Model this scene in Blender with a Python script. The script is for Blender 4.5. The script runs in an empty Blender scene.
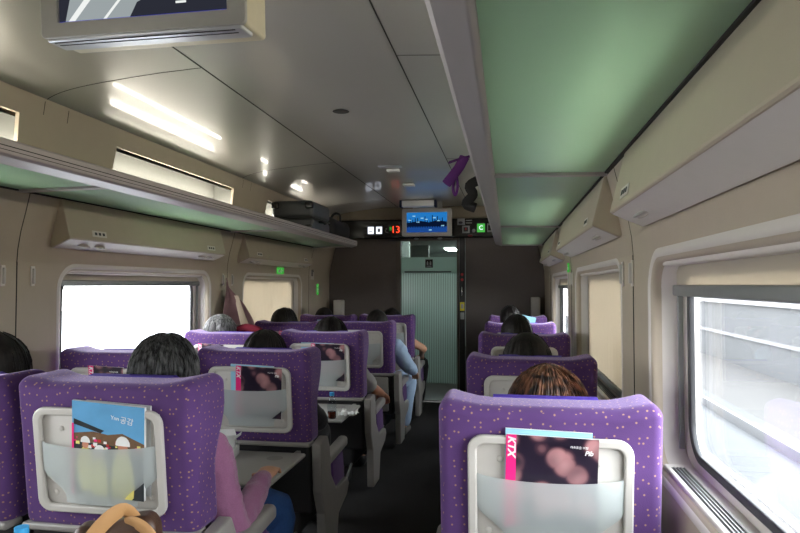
import bpy, bmesh, math, random
from mathutils import Vector, Matrix, noise
random.seed(7)
SC = bpy.context.scene
COL = SC.collection
R = math.radians
PI = math.pi

# ------------------------------------------------------------------ materials
def srgb(r, g, b):
    def f(c):
        c /= 255.0
        return c / 12.92 if c <= .04045 else ((c + .055) / 1.055) ** 2.4
    return (f(r), f(g), f(b), 1)

def new_mat(name):
    m = bpy.data.materials.new(name); m.use_nodes = True
    nt = m.node_tree; nt.nodes.clear()
    out = nt.nodes.new('ShaderNodeOutputMaterial')
    return m, nt, out

def node(nt, typ, **kw):
    n = nt.nodes.new(typ)
    for k, v in kw.items():
        if k.startswith('i_'): n.inputs[k[2:].replace('_', ' ')].default_value = v
        else: setattr(n, k, v)
    return n

def plain(name, col, rough=.5, metal=0, noise_amt=.06, noise_scale=30, bump=0, bump_scale=200, sheen=0, spec=.5, coat=0):
    m, nt, out = new_mat(name)
    p = node(nt, 'ShaderNodeBsdfPrincipled')
    p.inputs['Roughness'].default_value = rough
    p.inputs['Metallic'].default_value = metal
    p.inputs['Specular IOR Level'].default_value = spec
    p.inputs['Coat Weight'].default_value = coat; p.inputs['Coat Roughness'].default_value = .05
    if sheen:
        p.inputs['Sheen Weight'].default_value = sheen
        p.inputs['Sheen Roughness'].default_value = .4
    tc = node(nt, 'ShaderNodeTexCoord')
    nz = node(nt, 'ShaderNodeTexNoise'); nz.inputs['Scale'].default_value = noise_scale; nz.inputs['Detail'].default_value = 4
    nt.links.new(tc.outputs['Object'], nz.inputs['Vector'])
    mx = node(nt, 'ShaderNodeMix', data_type='RGBA')
    c = col
    mx.inputs[6].default_value = tuple(max(0, x * (1 - noise_amt)) for x in c[:3]) + (1,)
    mx.inputs[7].default_value = tuple(min(1, x * (1 + noise_amt)) for x in c[:3]) + (1,)
    nt.links.new(nz.outputs['Fac'], mx.inputs[0])
    nt.links.new(mx.outputs[2], p.inputs['Base Color'])
    if bump:
        n2 = node(nt, 'ShaderNodeTexNoise'); n2.inputs['Scale'].default_value = bump_scale
        nt.links.new(tc.outputs['Object'], n2.inputs['Vector'])
        b = node(nt, 'ShaderNodeBump'); b.inputs['Strength'].default_value = bump; b.inputs['Distance'].default_value = .004
        nt.links.new(n2.outputs['Fac'], b.inputs['Height']); nt.links.new(b.outputs['Normal'], p.inputs['Normal'])
    nt.links.new(p.outputs[0], out.inputs[0])
    return m

def emit(name, col, s):
    m, nt, out = new_mat(name)
    e = node(nt, 'ShaderNodeEmission'); e.inputs[0].default_value = col; e.inputs[1].default_value = s
    nt.links.new(e.outputs[0], out.inputs[0]); return m

def schlick(nt):
    lw = node(nt, 'ShaderNodeLayerWeight'); lw.inputs[0].default_value = .5
    pw = node(nt, 'ShaderNodeMath', operation='POWER'); pw.inputs[1].default_value = 5
    ma = node(nt, 'ShaderNodeMath', operation='MULTIPLY_ADD'); ma.inputs[1].default_value = .9; ma.inputs[2].default_value = .03
    nt.links.new(lw.outputs['Facing'], pw.inputs[0]); nt.links.new(pw.outputs[0], ma.inputs[0]); return ma

def translucent(name, col, tr=.5, clear=0.0, gloss=.1, rough=.3):
    """diffuse + translucent (+ clear share) + gloss"""
    m, nt, out = new_mat(name)
    d = node(nt, 'ShaderNodeBsdfDiffuse'); d.inputs[0].default_value = col
    t = node(nt, 'ShaderNodeBsdfTranslucent'); t.inputs[0].default_value = col
    g = node(nt, 'ShaderNodeBsdfGlossy'); g.inputs['Roughness'].default_value = rough; g.inputs[0].default_value = (1, 1, 1, 1)
    m1 = node(nt, 'ShaderNodeMixShader'); m1.inputs[0].default_value = tr
    nt.links.new(d.outputs[0], m1.inputs[1]); nt.links.new(t.outputs[0], m1.inputs[2])
    last = m1
    if clear:
        c = node(nt, 'ShaderNodeBsdfTransparent')
        m2 = node(nt, 'ShaderNodeMixShader'); m2.inputs[0].default_value = clear
        nt.links.new(last.outputs[0], m2.inputs[1]); nt.links.new(c.outputs[0], m2.inputs[2]); last = m2
    m3 = node(nt, 'ShaderNodeMixShader')
    fr = schlick(nt)
    mu = node(nt, 'ShaderNodeMath', operation='MULTIPLY'); mu.inputs[1].default_value = gloss * 10
    nt.links.new(fr.outputs[0], mu.inputs[0]); mu.use_clamp = True
    nt.links.new(mu.outputs[0], m3.inputs[0])
    nt.links.new(last.outputs[0], m3.inputs[1]); nt.links.new(g.outputs[0], m3.inputs[2])
    nt.links.new(m3.outputs[0], out.inputs[0]); return m

def pane_mat(name, tint=(1, 1, 1, 1)):
    m, nt, out = new_mat(name)
    c = node(nt, 'ShaderNodeBsdfTransparent'); c.inputs[0].default_value = tint
    g = node(nt, 'ShaderNodeBsdfGlossy'); g.inputs['Roughness'].default_value = .02
    fr = schlick(nt)
    mx = node(nt, 'ShaderNodeMixShader')
    nt.links.new(fr.outputs[0], mx.inputs[0]); nt.links.new(c.outputs[0], mx.inputs[1]); nt.links.new(g.outputs[0], mx.inputs[2])
    nt.links.new(mx.outputs[0], out.inputs[0]); return m

def velvet(name, base, dot, dots=True):
    m, nt, out = new_mat(name)
    p = node(nt, 'ShaderNodeBsdfPrincipled'); p.inputs['Roughness'].default_value = .85
    p.inputs['Specular IOR Level'].default_value = .15
    p.inputs['Sheen Weight'].default_value = .42; p.inputs['Sheen Roughness'].default_value = .35
    p.inputs['Sheen Tint'].default_value = (.8, .65, 1, 1)
    tc = node(nt, 'ShaderNodeTexCoord')
    nz = node(nt, 'ShaderNodeTexNoise'); nz.inputs['Scale'].default_value = 9; nz.inputs['Detail'].default_value = 5
    nt.links.new(tc.outputs['Object'], nz.inputs['Vector'])
    mx = node(nt, 'ShaderNodeMix', data_type='RGBA')
    mx.inputs[6].default_value = tuple(x * .8 for x in base[:3]) + (1,)
    mx.inputs[7].default_value = tuple(x * 1.25 for x in base[:3]) + (1,)
    nt.links.new(nz.outputs['Fac'], mx.inputs[0])
    last = mx.outputs[2]
    if dots:
        sp = node(nt, 'ShaderNodeSeparateXYZ'); nt.links.new(tc.outputs['Object'], sp.inputs[0])
        sn = node(nt, 'ShaderNodeSeparateXYZ'); nt.links.new(tc.outputs['Normal'], sn.inputs[0])
        ab = node(nt, 'ShaderNodeMath', operation='ABSOLUTE'); nt.links.new(sn.outputs['X'], ab.inputs[0])
        gt = node(nt, 'ShaderNodeMath', operation='GREATER_THAN'); gt.inputs[1].default_value = .7; nt.links.new(ab.outputs[0], gt.inputs[0])
        c1 = node(nt, 'ShaderNodeCombineXYZ'); nt.links.new(sp.outputs['X'], c1.inputs[0]); nt.links.new(sp.outputs['Z'], c1.inputs[1])
        c2 = node(nt, 'ShaderNodeCombineXYZ'); nt.links.new(sp.outputs['Y'], c2.inputs[0]); nt.links.new(sp.outputs['Z'], c2.inputs[1])
        mv = node(nt, 'ShaderNodeMix', data_type='VECTOR'); nt.links.new(gt.outputs[0], mv.inputs[0]); nt.links.new(c1.outputs[0], mv.inputs[4]); nt.links.new(c2.outputs[0], mv.inputs[5])
        v = node(nt, 'ShaderNodeTexVoronoi', voronoi_dimensions='2D'); v.inputs['Scale'].default_value = 40; v.inputs['Randomness'].default_value = .7
        az = node(nt, 'ShaderNodeMath', operation='ABSOLUTE'); nt.links.new(sn.outputs['Z'], az.inputs[0])
        gz = node(nt, 'ShaderNodeMath', operation='GREATER_THAN'); gz.inputs[1].default_value = .7; nt.links.new(az.outputs[0], gz.inputs[0])
        c3 = node(nt, 'ShaderNodeCombineXYZ'); nt.links.new(sp.outputs['X'], c3.inputs[0]); nt.links.new(sp.outputs['Y'], c3.inputs[1])
        mw = node(nt, 'ShaderNodeMix', data_type='VECTOR'); nt.links.new(gz.outputs[0], mw.inputs[0]); nt.links.new(mv.outputs[1], mw.inputs[4]); nt.links.new(c3.outputs[0], mw.inputs[5])
        nt.links.new(mw.outputs[1], v.inputs['Vector'])
        lt = node(nt, 'ShaderNodeMapRange'); lt.inputs['From Min'].default_value = .13; lt.inputs['From Max'].default_value = .07
        lt.inputs['To Min'].default_value = 0; lt.inputs['To Max'].default_value = .5
        nt.links.new(v.outputs['Distance'], lt.inputs['Value'])
        m2 = node(nt, 'ShaderNodeMix', data_type='RGBA'); m2.inputs[7].default_value = dot
        nt.links.new(lt.outputs[0], m2.inputs[0]); nt.links.new(last, m2.inputs[6]); last = m2.outputs[2]
    nt.links.new(last, p.inputs['Base Color'])
    n2 = node(nt, 'ShaderNodeTexNoise'); n2.inputs['Scale'].default_value = 400
    nt.links.new(tc.outputs['Object'], n2.inputs['Vector'])
    b = node(nt, 'ShaderNodeBump'); b.inputs['Strength'].default_value = .3; b.inputs['Distance'].default_value = .002
    nt.links.new(n2.outputs['Fac'], b.inputs['Height']); nt.links.new(b.outputs['Normal'], p.inputs['Normal'])
    nt.links.new(p.outputs[0], out.inputs[0]); return m

def bokeh(name):
    m, nt, out = new_mat(name)
    p = node(nt, 'ShaderNodeBsdfPrincipled'); p.inputs['Roughness'].default_value = .3
    tc = node(nt, 'ShaderNodeTexCoord')
    v = node(nt, 'ShaderNodeTexVoronoi'); v.inputs['Scale'].default_value = 17; v.inputs['Randomness'].default_value = .9
    nt.links.new(tc.outputs['Object'], v.inputs['Vector'])
    cr = node(nt, 'ShaderNodeValToRGB')
    e = cr.color_ramp.elements
    e[0].position = .0; e[0].color = srgb(196, 150, 150)
    e[1].position = .62; e[1].color = srgb(28, 20, 36)
    a = cr.color_ramp.elements.new(.42); a.color = srgb(172, 122, 124)
    a = cr.color_ramp.elements.new(.54); a.color = srgb(70, 45, 56)
    nt.links.new(v.outputs['Distance'], cr.inputs[0])
    vc = node(nt, 'ShaderNodeTexNoise'); vc.inputs['Scale'].default_value = 6
    nt.links.new(tc.outputs['Object'], vc.inputs['Vector'])
    mr = node(nt, 'ShaderNodeMapRange'); mr.inputs['From Min'].default_value = .36; mr.inputs['From Max'].default_value = .54
    nt.links.new(vc.outputs['Fac'], mr.inputs['Value'])
    mx = node(nt, 'ShaderNodeMix', data_type='RGBA'); mx.inputs[6].default_value = srgb(38, 30, 46)
    nt.links.new(mr.outputs[0], mx.inputs[0]); nt.links.new(cr.outputs[0], mx.inputs[7])
    nt.links.new(mx.outputs[2], p.inputs['Base Color']); nt.links.new(p.outputs[0], out.inputs[0]); return m

def hair_mat(name, a, b, streak=60):
    m, nt, out = new_mat(name)
    p = node(nt, 'ShaderNodeBsdfPrincipled'); p.inputs['Roughness'].default_value = .5; p.inputs['Specular IOR Level'].default_value = .3
    tc = node(nt, 'ShaderNodeTexCoord')
    mp = node(nt, 'ShaderNodeMapping'); mp.inputs['Scale'].default_value = (1, 1, .12)
    nt.links.new(tc.outputs['Object'], mp.inputs[0])
    nz = node(nt, 'ShaderNodeTexNoise'); nz.inputs['Scale'].default_value = streak; nz.inputs['Detail'].default_value = 6
    nt.links.new(mp.outputs[0], nz.inputs['Vector'])
    mr = node(nt, 'ShaderNodeMapRange'); mr.inputs['From Min'].default_value = .38; mr.inputs['From Max'].default_value = .65
    nt.links.new(nz.outputs['Fac'], mr.inputs['Value'])
    mx = node(nt, 'ShaderNodeMix', data_type='RGBA'); mx.inputs[6].default_value = a; mx.inputs[7].default_value = b
    nt.links.new(mr.outputs[0], mx.inputs[0]); nt.links.new(mx.outputs[2], p.inputs['Base Color'])
    bp = node(nt, 'ShaderNodeBump'); bp.inputs['Strength'].default_value = .5; bp.inputs['Distance'].default_value = .003
    nt.links.new(nz.outputs['Fac'], bp.inputs['Height']); nt.links.new(bp.outputs[0], p.inputs['Normal'])
    nt.links.new(p.outputs[0], out.inputs[0]); return m

def striped_glass(name):
    m, nt, out = new_mat(name)
    tc = node(nt, 'ShaderNodeTexCoord')
    sp = node(nt, 'ShaderNodeSeparateXYZ'); nt.links.new(tc.outputs['Object'], sp.inputs[0])
    mu = node(nt, 'ShaderNodeMath', operation='MULTIPLY'); mu.inputs[1].default_value = 2 * PI / .021
    nt.links.new(sp.outputs['X'], mu.inputs[0])
    sn = node(nt, 'ShaderNodeMath', operation='SINE'); nt.links.new(mu.outputs[0], sn.inputs[0])
    mr = node(nt, 'ShaderNodeMapRange'); mr.inputs['From Min'].default_value = .1; mr.inputs['From Max'].default_value = .6
    mr.inputs['To Max'].default_value = .55
    nt.links.new(sn.outputs[0], mr.inputs['Value'])
    d = node(nt, 'ShaderNodeBsdfDiffuse'); d.inputs[0].default_value = srgb(200, 222, 215)
    t = node(nt, 'ShaderNodeBsdfTranslucent'); t.inputs[0].default_value = srgb(200, 222, 215)
    m1 = node(nt, 'ShaderNodeMixShader'); m1.inputs[0].default_value = .55
    nt.links.new(d.outputs[0], m1.inputs[1]); nt.links.new(t.outputs[0], m1.inputs[2])
    c = node(nt, 'ShaderNodeBsdfTransparent')
    m2 = node(nt, 'ShaderNodeMixShader'); nt.links.new(mr.outputs[0], m2.inputs[0])
    nt.links.new(m1.outputs[0], m2.inputs[1]); nt.links.new(c.outputs[0], m2.inputs[2])
    g = node(nt, 'ShaderNodeBsdfGlossy'); g.inputs['Roughness'].default_value = .15
    m3 = node(nt, 'ShaderNodeMixShader'); m3.inputs[0].default_value = .07
    nt.links.new(m2.outputs[0], m3.inputs[1]); nt.links.new(g.outputs[0], m3.inputs[2])
    nt.links.new(m3.outputs[0], out.inputs[0]); return m

M = dict(
    wall=plain('wall_beige', (.47, .395, .30, 1), .55, noise_amt=.05, noise_scale=14, bump=.08, bump_scale=500),
    surround=plain('window_surround_grey', (.68, .63, .575, 1), .45, noise_amt=.03),
    ceiling=plain('ceiling_satin_panel', (.44, .42, .385, 1), .36, metal=.3, coat=.32, noise_amt=.04, noise_scale=3),
    seam=plain('dark_seam', (.03, .028, .025, 1), .8),
    bulk=plain('bulkhead_taupe', (.13, .108, .098, 1), .6, noise_amt=.08),
    bulk_light=plain('bulkhead_header_beige', (.24, .20, .14, 1), .5),
    carpet=plain('carpet_dark', (.022, .02, .019, 1), .95, noise_amt=.5, noise_scale=160, bump=.5, bump_scale=600),
    rim=plain('rack_aluminium', (.46, .42, .41, 1), .4, metal=.2, noise_amt=.03),
    green=translucent('rack_green_glass', (.60, .78, .65, 1), .72, 0, .06, .25),
    velvet=velvet('purple_velvet_dotted', (.094, .044, .152, 1), srgb(205, 160, 100)),
    velvet_plain=velvet('purple_velvet', (.094, .044, .152, 1), (1, 1, 1, 1), False),
    plastic=plain('beige_grey_plastic', (.50, .475, .44, 1), .38, noise_amt=.04),
    plastic_dk=plain('recess_plastic', (.50, .475, .44, 1), .42, noise_amt=.04),
    shell=plain('seat_shell_grey', (.30, .28, .26, 1), .4, noise_amt=.05),
    dark=plain('dark_plastic', (.03, .028, .028, 1), .5),
    black=plain('black_gloss', (.008, .008, .008, 1), .25),
    rubber=plain('black_rubber', (.02, .02, .022, 1), .5),
    alu=plain('brushed_aluminium', (.55, .57, .6, 1), .3, metal=.8, noise_amt=.03),
    alu_dk=plain('blind_rail_grey', (.25, .26, .25, 1), .4, metal=.4),
    steel=plain('chrome', (.7, .7, .7, 1), .15, metal=1),
    pocket=translucent('frosted_pocket', (.78, .84, .84, 1), .45, .52, .08, .3),
    blue=plain('headrest_cover_blue', (.075, .035, .40, 1), .8, noise_amt=.1, bump=.1),
    pane=pane_mat('window_pane'),
    blind=translucent('roller_blind_cloth', (.60, .54, .445, 1), .36, 0, .0, .5),
    white=plain('white_paper', (.75, .75, .74, 1), .5, noise_amt=.03),
    paperblue=plain('light_blue_paper', srgb(150, 200, 222), .4),
    pink=plain('magenta_band', (.80, .02, .20, 1), .35),
    bokeh=bokeh('magazine_photo_dark'),
    sky_print=plain('magazine_sky', srgb(96, 160, 205), .3, noise_amt=.25, noise_scale=12),
    print_dark=plain('print_dark', srgb(40, 44, 48), .3, noise_amt=.5, noise_scale=60),
    print_brown=plain('print_brown', srgb(110, 84, 62), .3, noise_amt=.4, noise_scale=60),
    print_yellow=plain('print_yellow', srgb(226, 214, 120), .3, noise_amt=.15, noise_scale=60),
    print_skin=plain('print_skin', srgb(190, 130, 105), .3),
    print_red=plain('print_red', srgb(190, 50, 45), .3, noise_amt=.4, noise_scale=60),
    tray=plain('tray_table_grey', (.40, .39, .36, 1), .35, noise_amt=.04),
    tv_body=plain('monitor_housing_cream', (.62, .56, .40, 1), .4),
    tv_bezel=plain('monitor_bezel_grey', (.40, .39, .36, 1), .35, metal=.2),
    tv_silver=plain('monitor_silver', (.50, .51, .53, 1), .3, metal=.6),
    skin=plain('skin', srgb(205, 155, 125), .5, noise_amt=.08, noise_scale=40),
    skin_tan=plain('skin_tanned', srgb(176, 118, 90), .5, noise_amt=.08, noise_scale=40),
    eye=plain('eye_dark', (.02, .015, .01, 1), .2),
    hair_black=hair_mat('hair_black', (.006, .005, .005, 1), (.02, .016, .014, 1)),
    hair_greying=hair_mat('hair_dark_greying', (.008, .008, .008, 1), (.12, .12, .12, 1), 110),
    hair_grey=hair_mat('hair_grey', (.10, .10, .10, 1), (.45, .44, .43, 1), 90),
    hair_brown=hair_mat('hair_brown_dyed', (.010, .006, .005, 1), (.20, .085, .045, 1), 55),
    cardigan=plain('pink_knit', srgb(150, 98, 132), .9, noise_amt=.2, noise_scale=220, bump=.4, bump_scale=400, sheen=.3),
    jeans=plain('blue_denim', srgb(30, 66, 118), .85, noise_amt=.25, noise_scale=120, bump=.2),
    cloth_black=plain('black_cloth', (.012, .011, .012, 1), .9, sheen=.1),
    cloth_brown=plain('brown_cloth', (.05, .028, .018, 1), .85, noise_amt=.4, noise_scale=14, sheen=.2),
    cloth_grey=plain('grey_cloth', (.30, .29, .28, 1), .85, bump=.2),
    cloth_ltblue=plain('pale_blue_shirt', srgb(165, 188, 214), .85, noise_amt=.12, noise_scale=12, bump=.2),
    cloth_red=plain('crimson_cloth', srgb(120, 14, 40), .85, noise_amt=.2, bump=.2),
    cloth_white=plain('white_cloth', (.6, .6, .58, 1), .85, bump=.2),
    cloth_navy=plain('navy_cloth', (.015, .02, .05, 1), .85, bump=.2),
    shoe_black=plain('black_leather', (.01, .01, .01, 1), .4),
    shoe_grey=plain('grey_suede', (.22, .2, .18, 1), .8),
    coat=plain('dusty_rose_cloth', srgb(124, 92, 94), .85, noise_amt=.25, noise_scale=14, bump=.3, bump_scale=60),
    coat_lining=plain('beige_lining', srgb(190, 170, 148), .85, noise_amt=.1),
    leather=plain('brown_leather', srgb(74, 50, 36), .45, noise_amt=.35, noise_scale=25, bump=.2),
    leather_tan=plain('tan_leather', srgb(196, 150, 100), .5, noise_amt=.1, bump=.1),
    gold=plain('brass_fitting', (.8, .62, .36, 1), .2, metal=1),
    suitcase=plain('suitcase_shell', (.075, .08, .085, 1), .4, noise_amt=.1, bump=.2, bump_scale=80),
    bagblack=plain('black_nylon', (.006, .006, .006, 1), .7, bump=.3, bump_scale=50),
    purple_strap=plain('purple_webbing', srgb(98, 40, 120), .75, noise_amt=.2),
    bottle=pane_mat('clear_bottle', (.86, .9, .92, 1)),
    cola=plain('brown_drink', (.09, .02, .01, 1), .15),
    cap=plain('blue_cap', srgb(60, 165, 225), .4),
    reflector=plain('lamp_reflector_white', (.22, .22, .20, 1), .5),
    tube=emit('fluorescent_tube', (1, .94, .82, 1), 15),
    screen_blue=emit('screen_blue', srgb(40, 130, 210), .42),
    screen_light=emit('screen_light', srgb(150, 205, 235), .5),
    screen_navy=emit('screen_navy', srgb(14, 30, 62), .3),
    screen_deep=emit('screen_deep', srgb(30, 80, 160), .4),
    scr_grey=emit('screen_grey', srgb(150, 158, 160), .55),
    scr_line=emit('screen_line_pale', srgb(225, 228, 226), .6),
    scr_dark=emit('screen_dark', srgb(44, 46, 56), .5),
    scr_edge=emit('screen_edge_blue', srgb(50, 60, 180), .7),
    led_red=emit('led_red', (1, .06, .02, 1), 1.1),
    led_white=emit('pictogram_white', (.80, .86, 1, 1), .85),
    led_green=emit('pictogram_green', (.12, .75, .12, 1), .30),
    sign_grey=plain('sign_grey', (.35, .36, .36, 1), .5),
    green_sticker=emit('glow_green_sign', (.08, .6, .08, 1), .35),
    yellow=plain('yellow_sticker', (.75, .62, .02, 1), .5),
    red=plain('red_button', (.6, .03, .03, 1), .4),
    frost=translucent('frosted_door_glass', srgb(185, 208, 200), .55, .05, .08, .2),
    stripes=striped_glass('striped_door_glass'),
    clearglass=pane_mat('clear_door_glass', (.85, .9, .88, 1)),
    vest=plain('vestibule_grey', (.30, .33, .32, 1), .4),
    vestlamp=emit('vestibule_lamp', (.92, 1, .96, 1), 14),
    reading=plain('reading_lamp_lens', (.75, .72, .66, 1), .2),
    concrete=plain('pale_concrete', (.062, .064, .066, 1), .9, noise_amt=.12, noise_scale=.6),
    ballast=plain('ballast', (.056, .053, .050, 1), .95, noise_amt=.12, noise_scale=3),
    railsteel=plain('rail_pale', (.10, .10, .105, 1), .5),
    vent=plain('vent_slot_dark', (.02, .018, .016, 1), .6),
)

# ------------------------------------------------------------------ mesh builder
class MB:
    def __init__(s): s.v = []; s.f = []; s.m = []
    def add(s, verts, faces, mi=0, T=None):
        b = len(s.v)
        s.v += [(T @ Vector(v)) if T else Vector(v) for v in verts]
        s.f += [tuple(b + i for i in f) for f in faces]; s.m += [mi] * len(faces); return s
    def deform(s, fn):
        s.v = [Vector(fn(v)) for v in s.v]; return s
    def box(s, x0, x1, y0, y1, z0, z1, mi=0, T=None):
        vs = [(x, y, z) for x in (x0, x1) for y in (y0, y1) for z in (z0, z1)]
        return s.add(vs, [(0, 1, 3, 2), (4, 6, 7, 5), (0, 4, 5, 1), (2, 3, 7, 6), (0, 2, 6, 4), (1, 5, 7, 3)], mi, T)
    def rbox(s, x0, x1, y0, y1, z0, z1, r=.01, n=3, div=(1, 1, 1), mi=0, T=None, fn=None):
        lo = Vector((x0, y0, z0)); hi = Vector((x1, y1, z1))
        c = (lo + hi) / 2; h = (hi - lo) / 2; r = min(r, *h)
        ax = []
        for i in range(3):
            inner = h[i] - r
            a = [-h[i] + r * k / n for k in range(n)] + [-inner + 2 * inner * k / div[i] for k in range(div[i] + 1)] + [h[i] - r + r * (k + 1) / n for k in range(n)]
            ax.append(a)
        idx = {}; vs = []; fs = []
        def vid(i, j, k):
            key = (i, j, k)
            if key not in idx:
                p = Vector((ax[0][i], ax[1][j], ax[2][k]))
                q = Vector([max(-(h[a] - r), min(h[a] - r, p[a])) for a in range(3)])
                d = p - q
                if d.length > 1e-9 and r > 0:
                    # cube-to-sphere keeps spacing even
                    d = Vector([math.tan(x / r * PI / 4) for x in d]); d = d.normalized() * r
                w = c + q + d
                idx[key] = len(vs); vs.append(w)
            return idx[key]
        N = [len(a) - 1 for a in ax]
        for (a, b, cc) in ((0, 1, 2), (1, 2, 0), (2, 0, 1)):
            for side in (0, N[cc]):
                for i in range(N[a]):
                    for j in range(N[b]):
                        q = []
                        for (di, dj) in ((0, 0), (1, 0), (1, 1), (0, 1)):
                            t = [0, 0, 0]; t[a] = i + di; t[b] = j + dj; t[cc] = side; q.append(vid(*t))
                        fs.append(tuple(q) if side else tuple(reversed(q)))
        if fn: vs = [Vector(fn(v)) for v in vs]
        return s.add(vs, fs, mi, T)
    def prism(s, pts, a0, a1, axis='y', mi=0, T=None):
        """closed 2D outline extruded along an axis. pts are the other two coordinates in order"""
        def P(p, a):
            return {'y': (p[0], a, p[1]), 'x': (a, p[0], p[1]), 'z': (p[0], p[1], a)}[axis]
        n = len(pts); vs = [P(p, a0) for p in pts] + [P(p, a1) for p in pts]
        fs = [tuple(range(n - 1, -1, -1)), tuple(range(n, 2 * n))] + [(i, (i + 1) % n, n + (i + 1) % n, n + i) for i in range(n)]
        return s.add(vs, fs, mi, T)
    def loft(s, rings, mi=0, caps=True, closed=True, T=None):
        n = len(rings[0]); vs = [p for r_ in rings for p in r_]; fs = []
        for k in range(len(rings) - 1):
            for i in range(n if closed else n - 1):
                j = (i + 1) % n; fs.append((k * n + i, k * n + j, (k + 1) * n + j, (k + 1) * n + i))
        if caps: fs += [tuple(range(n - 1, -1, -1)), tuple((len(rings) - 1) * n + i for i in range(n))]
        return s.add(vs, fs, mi, T)
    def tube(s, pts, rad, seg=12, sub=4, mi=0, flat=None, T=None, round_ends=True):
        """smooth tapering tube; rad: list of r or (rx, ry) with ry along 'flat' (a world axis)"""
        pts = [Vector(p) for p in pts]
        rad = [(r_, r_) if not isinstance(r_, tuple) else r_ for r_ in (rad if isinstance(rad, (list, tuple)) and not isinstance(rad, tuple) else [rad] * len(pts))]
        P = []; Q = []
        def cr(a, b, c, d, t): return .5 * ((2 * b) + (c - a) * t + (2 * a - 5 * b + 4 * c - d) * t * t + (-a + 3 * b - 3 * c + d) * t ** 3)
        for i in range(len(pts) - 1):
            a = pts[max(i - 1, 0)]; b = pts[i]; c = pts[i + 1]; d = pts[min(i + 2, len(pts) - 1)]
            for k in range(sub):
                t = k / sub; P.append(cr(a, b, c, d, t)); Q.append(tuple(rad[i][q] * (1 - t) + rad[i + 1][q] * t for q in (0, 1)))
        P.append(pts[-1]); Q.append(rad[-1])
        if round_ends:
            d0 = (P[0] - P[1]).normalized(); d1 = (P[-1] - P[-2]).normalized()
            r0, r1 = Q[0], Q[-1]; e0 = min(r0); e1 = min(r1)
            pre = [(P[0] + d0 * e0 * math.sin(a), tuple(x * math.cos(a) for x in r0)) for a in (1.45, 1.1, .6)]
            post = [(P[-1] + d1 * e1 * math.sin(a), tuple(x * math.cos(a) for x in r1)) for a in (.6, 1.1, 1.45)]
            P = [a for a, _ in pre] + P + [a for a, _ in post]; Q = [b for _, b in pre] + Q + [b for _, b in post]
        tn = (P[1] - P[0]).normalized(); ref = Vector(flat) if flat else (Vector((0, 0, 1)) if abs(tn.z) < .9 else Vector((0, 1, 0)))
        rings = []; up = None
        for i in range(len(P)):
            t = (P[min(i + 1, len(P) - 1)] - P[max(i - 1, 0)]).normalized()
            base = ref if (flat or up is None) else up
            up = base - t * base.dot(t)
            if up.length < 1e-5: up = Vector((1, 0, 0)) - t * t.x
            up.normalize(); sd = t.cross(up).normalized()
            rings.append([P[i] + sd * Q[i][0] * math.cos(2 * PI * k / seg) + up * Q[i][1] * math.sin(2 * PI * k / seg) for k in range(seg)])
        return s.loft(rings, mi, T=T)
    def ell(s, c, r_, nu=20, nv=12, mi=0, fn=None, T=None):
        c = Vector(c); vs = []; fs = []
        vs.append(Vector((0, 0, -1)))
        for j in range(1, nv):
            a = -PI / 2 + PI * j / nv
            for i in range(nu):
                b = 2 * PI * i / nu; vs.append(Vector((math.cos(a) * math.cos(b), math.cos(a) * math.sin(b), math.sin(a))))
        vs.append(Vector((0, 0, 1)))
        for i in range(nu):
            fs.append((0, 1 + (i + 1) % nu, 1 + i)); l = 1 + (nv - 2) * nu
            fs.append((l + i, l + (i + 1) % nu, len(vs) - 1))
            for j in range(nv - 2):
                o = 1 + j * nu; fs.append((o + i, o + (i + 1) % nu, o + nu + (i + 1) % nu, o + nu + i))
        if fn: vs = [fn(v) for v in vs]
        vs = [Vector((c.x + v.x * r_[0], c.y + v.y * r_[1], c.z + v.z * r_[2])) for v in vs]
        return s.add(vs, fs, mi, T)
    def cyl(s, a, b, r0, r1=None, seg=20, mi=0, T=None):
        return s.tube([a, b], [r0, r0 if r1 is None else r1], seg, 1, mi, round_ends=False, T=T)
    def text(s, txt, size, loc, axis='xz', mi=0, rot=0, thick=.0004, align='CENTER', bold=0):
        cu = bpy.data.curves.new('lettering', 'FONT'); cu.body = txt; cu.size = size; cu.align_x = align; cu.align_y = 'CENTER'; cu.extrude = thick; cu.resolution_u = 3; cu.offset = bold; cu.shear = .25 if bold else 0
        o = bpy.data.objects.new('lettering', cu); COL.objects.link(o)
        dg = bpy.context.evaluated_depsgraph_get(); me = bpy.data.meshes.new_from_object(o.evaluated_get(dg))
        T = Matrix.Translation(loc) @ (Matrix.Rotation(PI / 2, 4, 'X') if axis == 'xz' else Matrix.Identity(4)) @ Matrix.Rotation(rot, 4, 'Z')
        s.add([v.co.copy() for v in me.vertices], [tuple(p.vertices) for p in me.polygons], mi, T)
        bpy.data.objects.remove(o); bpy.data.curves.remove(cu); bpy.data.meshes.remove(me); return s
    def mesh(s, name, mats, smooth=True, angle=40, merge=False):
        me = bpy.data.meshes.new(name)
        me.from_pydata([tuple(v) for v in s.v], [], s.f)
        for m in (mats if isinstance(mats, (list, tuple)) else [mats]): me.materials.append(m)
        me.polygons.foreach_set('material_index', s.m)
        bm = bmesh.new(); bm.from_mesh(me)
        if merge: bmesh.ops.remove_doubles(bm, verts=bm.verts, dist=1e-5)
        bmesh.ops.recalc_face_normals(bm, faces=bm.faces)
        if smooth:
            for f in bm.faces: f.smooth = True
            for e in bm.edges:
                if len(e.link_faces) == 2 and e.calc_face_angle(0) > R(angle): e.smooth = False
        bm.to_mesh(me); bm.free(); return me
    def build(s, name, mats, parent=None, loc=None, rot=None, **kw):
        o = bpy.data.objects.new(name, s.mesh(name, mats, **kw)); COL.objects.link(o)
        if parent: o.parent = parent
        if loc: o.location = loc
        if rot: o.rotation_euler = rot
        return o

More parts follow.
